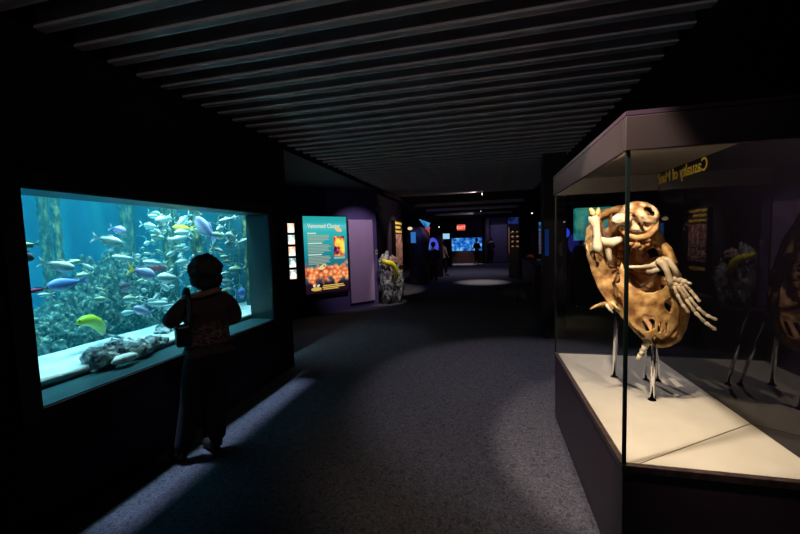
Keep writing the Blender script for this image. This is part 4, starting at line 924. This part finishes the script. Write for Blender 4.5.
# end of the hall
et = thing('far_aquarium', 'glowing blue aquarium window at the far end of the hall', 'aquarium', (-1.25,24.9,.84))
MB().box((-2.4,24.75,.0),(-.12,24.98,.82)).build('tank_base', M['trim'], et)
MB().box((-2.27,24.9,.84),(-.27,24.98,1.70)).build('lit_water', printmat('far_tank_water',[(.32,(.005,.05,.35)),(.5,(.02,.2,.75)),(.62,(.15,.5,.95)),(.72,(.4,.75,1))],5,.8), et)
f_ = MB(); f_.box((-2.35,24.84,.78),(-2.27,24.99,1.78)); f_.box((-.27,24.84,.78),(-.19,24.99,1.78)); f_.box((-2.35,24.84,1.7),(-.19,24.99,1.78)); f_.box((-2.35,24.84,.76),(-.19,24.99,.84)); f_.build('tank_frame', M['black'], et)
cl = struct(MB().lathe([(.16,0),(.16,2.95)], (.06,24.8,0), 24).build('column_1', paint('column_grey',(.1,.09,.11),.6), smooth=True))
d_ = bpy.data.objects.new('door_1', None); col.objects.link(d_); d_['kind'] = 'structure'; d_.location = (.75,24.9,0)
MB().box((.3,24.86,.05),(1.35,24.98,2.5)).build('door_leaf', paint('grey_door',(.13,.12,.18),.6), d_)
f_ = MB(); f_.box((.22,24.84,0),(.3,24.99,2.6)); f_.box((1.35,24.84,0),(1.45,24.99,2.6)); f_.box((.22,24.84,2.5),(1.45,24.99,2.6)); f_.build('door_frame', M['black'], d_)
MB().box((1.24,24.80,1.0),(1.29,24.859,1.12)).build('door_handle', M['metal'], d_)
ex = thing('exit_sign', 'red lit EXIT sign hanging from the far ceiling', 'sign', (-1.465,22.500,2.361))
a_ = Vector((-1.697,22.500,2.159)); b_ = Vector((-1.223,22.500,2.514))
MB().box((a_.x,22.5,a_.z),(b_.x,22.56,b_.z)).build('sign_box', emit('exit_red',(.85,.06,.04),.9), ex)
cu = bpy.data.curves.new('exit_text','FONT'); cu.body = 'EXIT'; cu.size = .26; cu.align_x = 'CENTER'; cu.extrude = .002; cu.offset = .004
o = textmesh('exit_text', cu, emit('exit_pink',(1,.55,.45),1.0)); o.parent = ex; o.matrix_parent_inverse = Matrix.Translation(ex.location).inverted()
o.location = ((a_.x+b_.x)/2, 22.495, (a_.z+b_.z)/2-.095); o.rotation_euler = (PI/2,0,0)
MB().tube([((a_.x+b_.x)/2,22.53,b_.z),((a_.x+b_.x)/2,22.53,2.96)], .015, 8).build('hanger', M['metal'], ex)

# right side of the corridor
pt = struct(MB().box(((0.896,6.200,0.625)[0],6.2,0),((1.032,6.200,0.626)[0]+.2,6.5,3.0)).build('trim_1', paint('dark_violet_post',(.012,.009,.02),.6)))
px1 = (1.286,15.000,0.669)[0]; px2 = (1.695,15.000,0.662)[0]
struct(MB().box((px1,15,0),(px2,15.5,2.95)).build('column_2', M['wall']))
bp = thing('post_edge_glow', 'strip of painted blue light along the dark post by the display case', 'panel', (0.935,6.100,1.276))
a_ = Vector((0.906,6.100,1.339)); b_ = Vector((0.965,6.100,1.759))
MB().box((a_.x,6.15,a_.z),(b_.x,6.17,b_.z)).build('blue_face', emit('deep_blue_strip',(.01,.04,.2),.35), bp)  # emission stands in for the blue light on the post edge
MB().box((a_.x-.02,6.172,0),(b_.x+.02,6.198,b_.z+.03)).build('backing', M['wall'], bp)
ss = thing('narrow_banner', 'narrow pale text banner with blue top behind the counter', 'banner', (1.651,12.000,1.072))
a_ = Vector((1.592,12.000,1.105)); b_ = Vector((1.712,12.000,2.086)); mz = Vector((1.653,12.000,1.813))[2]
MB().box((a_.x,12,a_.z),(b_.x,12.03,mz)).build('text_face', printmat('banner_print',[(.4,(.03,.03,.06)),(.6,(.14,.13,.2))],14,.5), ss)
MB().box((a_.x,12,mz+.005),(b_.x,12.03,b_.z)).build('blue_top', printmat('banner_blue',[(.4,(.01,.04,.16)),(.6,(.06,.25,.5))],7,.6), ss)
MB().box((a_.x-.02,12.035,0),(b_.x+.02,12.07,b_.z+.03)).build('stand', M['black'], ss)
ct = thing('counter', 'low brown counter running along the corridor\'s far wall', 'counter', (1.6,11,0))
MB().box((1.12,9.2,.0),(1.75,12.3,.92)).build('counter_body', paint('counter_brown',(.075,.04,.028),.6,var=.3,scale=4), ct, bevel=.01)
MB().box((1.08,9.15,.925),(1.8,12.35,.97)).build('counter_top', M['trim'], ct, bevel=.008)
og = MB().tube([(1.2,11.6,1.0),(1.25,11.58,1.07),(1.32,11.55,1.08),(1.38,11.5,1.0)], [.03,.05,.05,.03], 10).build('orange_model', paint('orange_plastic',(.8,.25,.08),.4), smooth=True)
tag(og, 'small orange curved model lying on the brown counter', 'model')
wd = thing('dish', 'small pale dish on the brown counter top', 'dish', (1.45,10.4,.97))
MB().lathe([(.05,.001),(.1,.03),(.14,.05),(.135,.055),(.09,.035)], (1.45,10.4,.97), 20).build('bowl', paint('pale_china',(.6,.55,.6),.4), wd, smooth=True)
ch = thing('low_stool', 'dark low stool before the brown counter', 'stool', (.92,9.9,0))
MB().lathe([(.2,.40),(.22,.42),(.22,.45),(.2,.47)], (.92,9.9,0), 24).build('seat', M['trim'], ch, smooth=True)
for k in range(4):
    a = PI/4+k*PI/2; MB().tube([(.92+.14*math.cos(a),9.9+.14*math.sin(a),.41),(.92+.2*math.cos(a),9.9+.2*math.sin(a),0)], .015, 8).build('leg', M['metal'], ch, smooth=True)
sc_ = thing('specimen_cabinet', 'lit specimen cabinet with rows of small pale specimens', 'cabinet', (1.0,15.5,0))
a_ = Vector((0.896,15.500,0.110)); b_ = Vector((1.340,15.500,2.250))
MB().box((a_.x,15.5,0),(b_.x,15.9,.95)).build('cabinet_base', M['case'], sc_)
k_ = MB(); k_.box((a_.x,15.86,.95),(b_.x,15.9,2.2)); k_.box((a_.x,15.5,.95),(a_.x+.03,15.86,2.2)); k_.box((b_.x-.03,15.5,.95),(b_.x,15.86,2.2)); k_.build('cabinet_back', paint('cabinet_back',(.35,.22,.14),.7), sc_)
MB().box((a_.x,15.5,2.2),(b_.x,15.9,2.45)).build('blue_header', printmat('header_blue',[(.4,(.005,.01,.05)),(.6,(.02,.05,.25))],4,.6), sc_)
names = [['top','upper','lower','lowest'],['near the corridor','near the column']]
for r in range(4):
    z = 1.82-.2*r
    MB().box((a_.x+.035,15.52,z-.02),(b_.x-.035,15.85,z)).build('shelf', M['trim'], sc_)
    for c2 in range(2):
        x_ = a_.x+.16+.19*c2
        o = MB().blob((0,0,0),(.055,.05,.045),.25,2.4,3,50+r*2+c2).build('specimen', M['white_bone'], smooth=True); o.location = (x_,15.62,z+.045)
        tag(o, 'small pale specimen on the %s shelf of the lit cabinet, %s' % (names[0][r], names[1][c2]), 'specimen', 'specimens in the lit cabinet')
# teal tank glimpsed through the display case
tk = thing('teal_tank', 'backlit teal tank glimpsed through the display case beside the shell', 'aquarium', (2.5,9.2,1.5))
MB().box((2.04,9.2,1.53),(3.0,9.5,2.27)).build('lit_water', printmat('teal_tank_water',[(.35,(.005,.1,.1)),(.55,(.02,.26,.25)),(.7,(.08,.4,.3))],3,.6), tk)
MB().box((2.0,9.22,0),(3.05,9.6,1.52)).build('tank_base', M['black'], tk)
MB().box((2.0,9.18,2.275),(3.05,9.6,2.6)).build('tank_header', M['black'], tk)
for i,(p,lab) in enumerate([((1.973,10.000,1.714),'small round blue lamp seen through the case, nearest its corridor edge'),((2.231,10.000,1.504),'small round blue lamp seen through the case, just under the teal tank')]):
    a = Vector(p); l_ = thing('blue_lamp', lab, 'lamp', (a.x,a.y,0), 'blue lamps beyond the display case')
    MB().blob(a, (.09,.06,.12), 0, sub=3).build('bulb', emit('blue_bulb_%d'%i,(.03,.06,.8),.8), l_, smooth=True)
    MB().tube([(a.x,a.y,0),(a.x,a.y,a.z-.1)], .02, 8).build('post', M['metal'], l_, smooth=True)

# ---------------------------------------------------------------- people
def skin_obj(name, pts, edges, rad, m, parent, sub=2, scale=(1,1,1)):
    me = bpy.data.meshes.new(name); me.from_pydata(pts, edges, []); me.update()
    o = bpy.data.objects.new(name, me); col.objects.link(o); me.materials.append(m); o.parent = parent; o.scale = scale
    s_ = o.modifiers.new('skin','SKIN')
    lay = me.skin_vertices[0].data
    for i, r in enumerate(rad): lay[i].radius = (r, r); lay[i].use_root = False
    lay[0].use_root = True
    s_.use_smooth_shade = True; s_.branch_smoothing = .4
    u_ = o.modifiers.new('sub','SUBSURF'); u_.levels = u_.render_levels = sub
    return o
def chain(P_, E_, R_, start, pts):
    prev = start
    for p, r in pts:
        P_.append(p); R_.append(r); i = len(P_)-1
        if prev is not None: E_.append((prev, i))
        prev = i
    return prev
def hand(P_, E_, R_, wrist, d, side, k=1.0):
    d = Vector(d).normalized(); s_ = Vector(side).normalized(); w = Vector(P_[wrist])
    pm = w + d*.05*k; P_.append(tuple(pm)); R_.append(.028*k); E_.append((wrist,len(P_)-1)); pi_ = len(P_)-1
    for j, ln in enumerate((.07,.078,.074,.058)):
        b = pm + s_*(.03-.02*j)*k + d*.03*k; curl = Vector((0,0,-.012))
        chain(P_, E_, R_, pi_, [(tuple(b), .0095*k), (tuple(b+d*ln*.5*k+curl*.4), .0085*k), (tuple(b+d*ln*k+curl*2), .007*k)])
    th = w + s_*.035*k + d*.02*k
    chain(P_, E_, R_, wrist, [(tuple(th), .011*k), (tuple(th+s_*.015+d*.035*k), .0085*k)])
wo = thing('person', 'person in patterned dark jacket with shoulder bag gazing into the aquarium', 'person', (-2.17,2.42,0))
fw = Vector((-.80,.60,0)); wo.rotation_euler.z = math.atan2(fw.y, fw.x) - PI/2
P_=[];E_=[];R_=[]
P_.append((0,0,.86)); R_.append(.13); 
top = chain(P_,E_,R_,0,[((.005,.0,1.0),.115),((.01,-.005,1.14),.12),((.012,-.005,1.25),.105),((.015,.0,1.31),.05),((.018,.01,1.37),.048),((.018,.02,1.43),.078),((.018,.02,1.5),.088),((.018,.015,1.545),.05)])
ch_i = 3
for sx, el, wr in ((-1,(-.235,.03,1.09),(-.10,.2,1.10)),(1,(.235,.03,1.04),(.10,.2,1.08))):
    e_ = chain(P_,E_,R_,ch_i,[((.015+sx*.145,0,1.255),.052),((.015+sx*.19,.01,1.17),.045),(el,.04),(tuple((Vector(el)+Vector(wr))/2),.036),(wr,.026)])
    hand(P_,E_,R_,e_,(-sx*.8,.4,.1),(0,.2,1))
for hx, kx, ky, fx, fy in ((-.085,-.135,.03,-.215,-.0),(.085,.06,.02,.02,-.02)):
    e_ = chain(P_,E_,R_,0,[((hx,0,.78),.095),(((hx+kx)/2,ky*.6,.6),.075),((kx,ky,.45),.055),(((kx+fx)/2,ky*.3,.3),.052),((fx,fy-.01,.08),.03),((fx-.03,fy+.07,.04),.025),((fx-.05,fy+.13,.03),.016)])
body = skin_obj('body', P_, E_, R_, M['skin'], wo, 2, (.96,.72,1))
# jacket
P_=[];E_=[];R_=[]
P_.append((.01,0,.98)); R_.append(.165)
chain(P_,E_,R_,0,[((.01,0,.90),.178),((.01,0,.855),.176)])
j1 = chain(P_,E_,R_,0,[((.01,0,1.1),.158),((.01,0,1.2),.16),((.012,0,1.27),.13)])
for sx, el, wr in ((-1,(-.242,.05,1.085),(-.12,.3,1.10)),(1,(.242,.05,1.035),(.12,.3,1.08))):
    chain(P_,E_,R_,j1-1,[((.01+sx*.135,0,1.235),.07),((.01+sx*.19,.01,1.16),.072),(el,.066),(tuple((Vector(el)*.45+Vector(wr)*.55)),.056),(tuple(Vector(el)*.12+Vector(wr)*.88),.045)])
skin_obj('jacket', P_, E_, R_, M['jacket'], wo, 2, (1,.68,1))
# collar band showing the neckline
MB().tube([(-.125,-.05,1.262),(-.06,-.09,1.275),(.02,-.096,1.297),(.085,-.083,1.312),(.128,-.05,1.312)], [.006,.022,.034,.03,.006], 10, .8).build('neckline', paint('neckline_tan',(.2,.12,.085),.7), wo, smooth=True, local=True)
# trousers
P_=[];E_=[];R_=[]
P_.append((0,0,.84)); R_.append(.15)
chain(P_,E_,R_,0,[((0,0,.92),.14)])
for hx, kx, ky, fx, fy in ((-.085,-.135,.03,-.215,-.0),(.085,.06,.02,.02,-.02)):
    chain(P_,E_,R_,0,[((hx,0,.74),.115),(((hx+kx)/2,ky*.6,.6),.098),((kx,ky,.45),.082),(((kx+fx)/2,ky*.5,.28),.075),((fx*.97+kx*.03,fy-.005,.13),.07),((fx,fy-.01,.095),.069)])
skin_obj('trousers', P_, E_, R_, M['trouser'], wo, 2, (1,.9,1))
for fx, fy in ((-.215,0),(.02,-.02)):
    P_=[];E_=[];R_=[]
    P_.append((fx,fy-.012,.12)); R_.append(.05)
    chain(P_,E_,R_,0,[((fx-.005,fy-.01,.055),.052),((fx-.03,fy+.06,.045),.047),((fx-.05,fy+.13,.035),.04),((fx-.06,fy+.175,.03),.028)])
    skin_obj('boot', P_, E_, R_, M['boot'], wo, 2)
hb = MB(); 
def hairfn(d, q):
    q = Vector(q); q *= 1 + .015*math.sin(d.x*17)*math.cos(d.z*13)
    if d.y > .35 and d.z < .35: q.y *= .35
    return q
hb.blob((.02,-.002,1.462), (.122,.108,.122), .16, 2.2, 5, 5, hairfn)
hb.blob((.085,-.02,1.40), (.05,.055,.075), .35, 3.5, 4, 6); hb.blob((-.045,-.02,1.40), (.045,.055,.06), .3, 3.5, 4, 7)
hb.blob((.02,-.045,1.375), (.075,.045,.06), .3, 3.5, 4, 8)
hb.build('hair', M['hair'], wo, smooth=True, local=True)
fc = MB(); fc.blob((.018,.112,1.455),(.014,.02,.022),0,sub=2)
fc.build('nose', M['skin'], wo, smooth=True, local=True)
for sx in (-1,1): MB().blob((.018+sx*.034,.098,1.485),(.013,.008,.009),0,sub=2).build('eye', M['black'], wo, smooth=True, local=True)
MB().blob((.018,.103,1.415),(.025,.008,.008),0,sub=2).build('mouth', paint('lips',(.3,.1,.08),.5), wo, smooth=True, local=True)
bg = thing('handbag', 'black shoulder bag hanging at the aquarium visitor\'s side', 'bag', wo.location)
bg.rotation_euler.z = wo.rotation_euler.z
MB().box((-.235,-.20,.93),(-.13,-.12,1.09)).build('bag_body', M['bag'], bg, bevel=.02, local=True)
MB().tube([(-.13,-.165,1.06),(-.128,-.15,1.16),(-.126,-.12,1.27),(-.12,-.06,1.335),(-.118,.02,1.335),(-.12,.1,1.27),(-.14,.13,1.15),(-.2,.06,1.07),(-.22,-.14,1.06)], .011, 8, 1.6).build('strap', M['bag'], bg, smooth=True, local=True)

def far_person(label, loc, ang, h, tops, legs, hairm, step=.0, arm=.0):
    p = thing('person', label, 'person', loc); p.rotation_euler.z = ang; s = h/1.7; p.scale = (s,s,s)
    P_=[];E_=[];R_=[]; P_.append((0,0,.93)); R_.append(.13)
    chain(P_,E_,R_,0,[((0,0,1.1),.12),((0,0,1.25),.135),((0,0,1.37),.11),((0,0,1.45),.05),((0,.01,1.5),.05),((0,.02,1.57),.08),((0,.02,1.64),.085),((0,.015,1.685),.05)])
    for sx in (-1,1):
        e_ = chain(P_,E_,R_,3,[((sx*.17,0,1.37),.055),((sx*.22,-.02,1.2),.045),((sx*.24,-.01+arm*.1,1.08),.04),((sx*.22,.1+arm,1.0+arm*.5),.032),((sx*.2,.2+arm,.95+arm),.026)])
        hand(P_,E_,R_,e_,(0,.7,-.3),(-sx,0,.2))
        f = step*sx
        chain(P_,E_,R_,0,[((sx*.09,0,.85),.1),((sx*.1,f*.4+.02,.5),.062),((sx*.1,f-.02,.08),.04),((sx*.11,f+.08,.035),.035),((sx*.12,f+.16,.03),.024)])
    skin_obj('body', P_, E_, R_, M['skin'], p, 1, (.94,.78,1))
    P_=[];E_=[];R_=[]; P_.append((0,0,1.05)); R_.append(.16)
    chain(P_,E_,R_,0,[((0,0,.92),.165),((0,0,.86),.165)]); t_ = chain(P_,E_,R_,0,[((0,0,1.25),.165),((0,0,1.38),.12)])
    for sx in (-1,1): chain(P_,E_,R_,t_-1,[((sx*.17,0,1.36),.075),((sx*.225,-.02,1.2),.066),((sx*.245,-.01+arm*.1,1.08),.06),((sx*.225,.1+arm,1.0+arm*.5),.048)])
    skin_obj('jacket', P_, E_, R_, tops, p, 1, (1,.85,1))
    P_=[];E_=[];R_=[]; P_.append((0,0,.92)); R_.append(.15)
    for sx in (-1,1):
        f = step*sx; chain(P_,E_,R_,0,[((sx*.09,0,.83),.115),((sx*.1,f*.4+.02,.5),.082),((sx*.1,f-.02,.12),.062)])
    skin_obj('trousers', P_, E_, R_, legs, p, 1)
    for sx in (-1,1):
        f = step*sx; P_=[];E_=[];R_=[]; P_.append((sx*.1,f-.02,.07)); R_.append(.05); chain(P_,E_,R_,0,[((sx*.11,f+.08,.05),.047),((sx*.12,f+.17,.035),.03)]); skin_obj('shoe', P_, E_, R_, M['boot'], p, 1)
    MB().blob((0,-.005,1.625),(.098,.105,.11),.12,3,3,4,hairfn).build('hair', hairm, p, smooth=True, local=True)
    return p
far_person('person standing in front of the far blue aquarium, arm raised', (-0.580,23.663,0.000), 2.6, 1.62, M['dark_cloth'], M['dark_cloth'], M['hair'], .02, .1)
far_person('person in dark clothes standing beside the grey door', (0.294,24.402,0.000), .5, 1.68, M['dark_cloth'], M['dark_cloth'], M['hair'], .03)
far_person('person in a pale top walking past the oval window', (-1.912,16.401,0.000), -.6, 1.6, M['pale_cloth'], M['dark_cloth'], M['hair'], .14)
far_person('person all in black leaning toward the oval window', (-1.889,13.297,0.000), .4, 1.55, M['dark_cloth'], M['black'], M['hair'], .05, .08)

# ---------------------------------------------------------------- ceiling lamps
def can(label, p, aim, r=.05):
    k_ = thing('ceiling_spotlight', label, 'spotlight', p, 'ceiling spotlights')
    p = Vector(p); a = Vector(aim).normalized()
    MB().tube([p-a*.14, p-a*.13, p], [r*.6, r, r], 16).build('housing', M['metal'], k_, smooth=False)
    MB().tube([p-a*.08, (p.x-a.x*.08, p.y-a.y*.08, p.z+.25)], .012, 8).build('bracket', M['metal'], k_)
    MB().blob(p-a*.01, (r*.7,r*.7,r*.7), 0, sub=2).build('lens', emit('lamp_lens', (1,.9,.8), 3), k_, smooth=True)
can('ceiling spotlight throwing a streak of light along a far baffle', (-.08,10.57,2.88), (-1,.03,.05))
can('ceiling spotlight near the exit sign', (-0.218,18.300,2.964), (-.8,.2,-.5))
can('ceiling spotlight just left of the exit sign over the far exhibits', (-2.178,17.500,2.243), (-.3,-.6,-.7))
can('ceiling spotlight above the counter past the display case', (1.184,10.200,2.267), (.3,-.3,-.9), .035)

# ---------------------------------------------------------------- light
def spot(name, loc, target, power, c, ang, blend=.3, r=.05):
    l = bpy.data.lights.new(name,'SPOT'); l.energy = power; l.color = c; l.spot_size = math.radians(ang); l.spot_blend = blend; l.shadow_soft_size = r
    o = bpy.data.objects.new(name, l); col.objects.link(o); o.location = loc
    o.rotation_euler = (Vector(target)-Vector(loc)).to_track_quat('-Z','Y').to_euler(); return o
def area(name, loc, target, power, c, sx, sy, spread=180, roll=0):
    l = bpy.data.lights.new(name,'AREA'); l.energy = power; l.color = c; l.shape = 'RECTANGLE'; l.size = sx; l.size_y = sy; l.spread = math.radians(spread)
    o = bpy.data.objects.new(name, l); col.objects.link(o); o.location = loc
    o.rotation_euler = (Vector(target)-Vector(loc)).to_track_quat('-Z','Y').to_euler(); return o
WARM = (1,.80,.55)
a1 = area('tank_light', (-3.02,2.6,2.9), (-3.02,2.6,0), 130, (.5,.95,.96), .2, 3.8, 150)
a1.rotation_euler = (0,0,0)
a2 = area('tank_back_light', (-4.6,2.6,2.9), (-4.6,2.6,0), 85, (.15,.74,.95), 1.4, 3.8, 90); a2.rotation_euler = (0,0,0)
a3 = area('tank_front_light', (-2.98,2.7,2.28), (0,0,0), 2.7, (.55,.72,1), .03, 2.4, 10); a3.rotation_euler = (0, -math.atan2(.77,2.28), 0)
spot('case_lamp_a', (.65,1.86,2.055), (.98,2.62,1.25), 46, WARM, 150, .3, .018)
spot('case_lamp_b', (.66,2.02,2.055), (.86,2.2,.6), 22, WARM, 62, .9, .018)
spot('case_spot', (.1,1.49,2.9), (.95,2.62,.75), 250, (1,.85,.68), 44, .35, .03)
spot('baffle_fill', (-.6,-2.2,2.5), (-.4,5.0,4.3), 52, (1,.88,.86), 70, .9, .1)  # unseen light added behind the camera to brighten the baffle faces
spot('hall_lamp', (.25,4.4,2.9), (.55,4.15,0), 95, (1,.92,1), 78, .35, .06)
spot('hall_lamp_far', (-.15,14.0,2.8), (-.17,14.0,0), 420, (1,.88,.75), 44, .9, .06)
spot('hall_lamp_end', (-1.4,24.0,2.85), (-1.4,24.1,0), 420, (1,.8,.75), 50, .6, .06)
spot('streak_lamp', (-.16,10.60,2.89), (-2.0,10.65,2.95), 45, (1,.88,.75), 60, .6, .03)
spot('streak_lamp_end', (-.2,18.5,2.8), (-1.4,18.8,2.9), 10, (1,.88,.8), 60, .6, .03)
spot('recess_fill', (-2.2,6.0,2.9), (-2.2,5.7,0), 18, (.85,.85,1), 62, .6, .06)  # added unseen light that lifts the floor before the poster wall
spot('wall_lamp', (-1.9,7.3,2.9), (-3.05,8.55,1.5), 95, (.9,.78,1), 58, .6, .03)
spot('eel_lamp', (-1.7,8.4,2.9), (-2.5,9.2,.8), 115, (1,.93,.82), 26, .5, .04)
spot('panel_lamp', (-1.4,10.6,2.9), (-2.7,11.25,1.4), 170, (1,.85,.7), 60, .5, .04)
spot('counter_lamp', (1.0,10.4,2.8), (1.35,10.9,.9), 8, (1,.75,.6), 50, .6, .04)
spot('cabinet_lamp', (.75,14.1,2.85), (1.0,15.7,1.45), 70, (1,.8,.6), 26, .5, .02)
spot('walker_fill', (-1.2,14.6,2.85), (-2.0,16.2,.9), 40, (1,.8,.8), 34, .6, .04)  # added light without a fixture; brightens the walker in the pale top
spot('fascia_fill', (-1.1,5.4,2.85), (.59,3.5,1.95), 24, (1,.8,.75), 40, .6, .05)  # unseen spot put in to warm the case fascia
spot('visitor_fill', (-.3,.9,2.9), (-2.1,2.4,1.1), 14, (1,.8,.68), 30, .7, .08)  # extra unseen light so the aquarium visitor reads less black
area('blue_kiosk_fill', (-2.3,12.7,2.3), (-2.4,13.9,1.0), 3.5, (.1,.25,1), .6, .6)  # blue glow added on the kiosk, with no fixture of its own
spot('kiosk_fill', (-1.6,12.6,2.85), (-2.1,13.6,1.95), 40, (1,.75,.65), 34, .6, .04)  # added unseen spot that picks out the kiosk dome
spot('far_floor_fill', (-.8,18.0,2.85), (-.8,18.0,0), 130, (.8,.75,1), 130, .9, .1)  # wide fill added to raise the dark far floor
area('blue_end_light', (.8,23.5,2.8), (.8,24.5,0), 9, (.5,.42,.85), .6, .6)
wd_ = bpy.data.worlds.new('hall_ambient'); sc.world = wd_; wd_.use_nodes = True
wd_.node_tree.nodes['Background'].inputs[0].default_value = (.85,.75,.82,1); wd_.node_tree.nodes['Background'].inputs[1].default_value = .03

# ---------------------------------------------------------------- camera
cam = bpy.data.cameras.new('camera'); co = bpy.data.objects.new('camera', cam); col.objects.link(co)
cam.sensor_width = 36; cam.lens = 365*36/800; cam.clip_start = .05
co.matrix_world = Matrix(CAMROT).to_4x4(); co.location = (0,0,1.65)
sc.camera = co
sc.view_settings.view_transform = 'Standard'; sc.view_settings.look = 'None'; sc.view_settings.gamma = 1; sc.view_settings.exposure = 0
sc.cycles.use_denoising = True
sc.cycles.max_bounces = 10; sc.cycles.transparent_max_bounces = 16; sc.cycles.transmission_bounces = 10; sc.cycles.glossy_bounces = 5; sc.cycles.volume_bounces = 1
sc.cycles.caustics_reflective = False; sc.cycles.caustics_refractive = False; sc.cycles.sample_clamp_indirect = 4
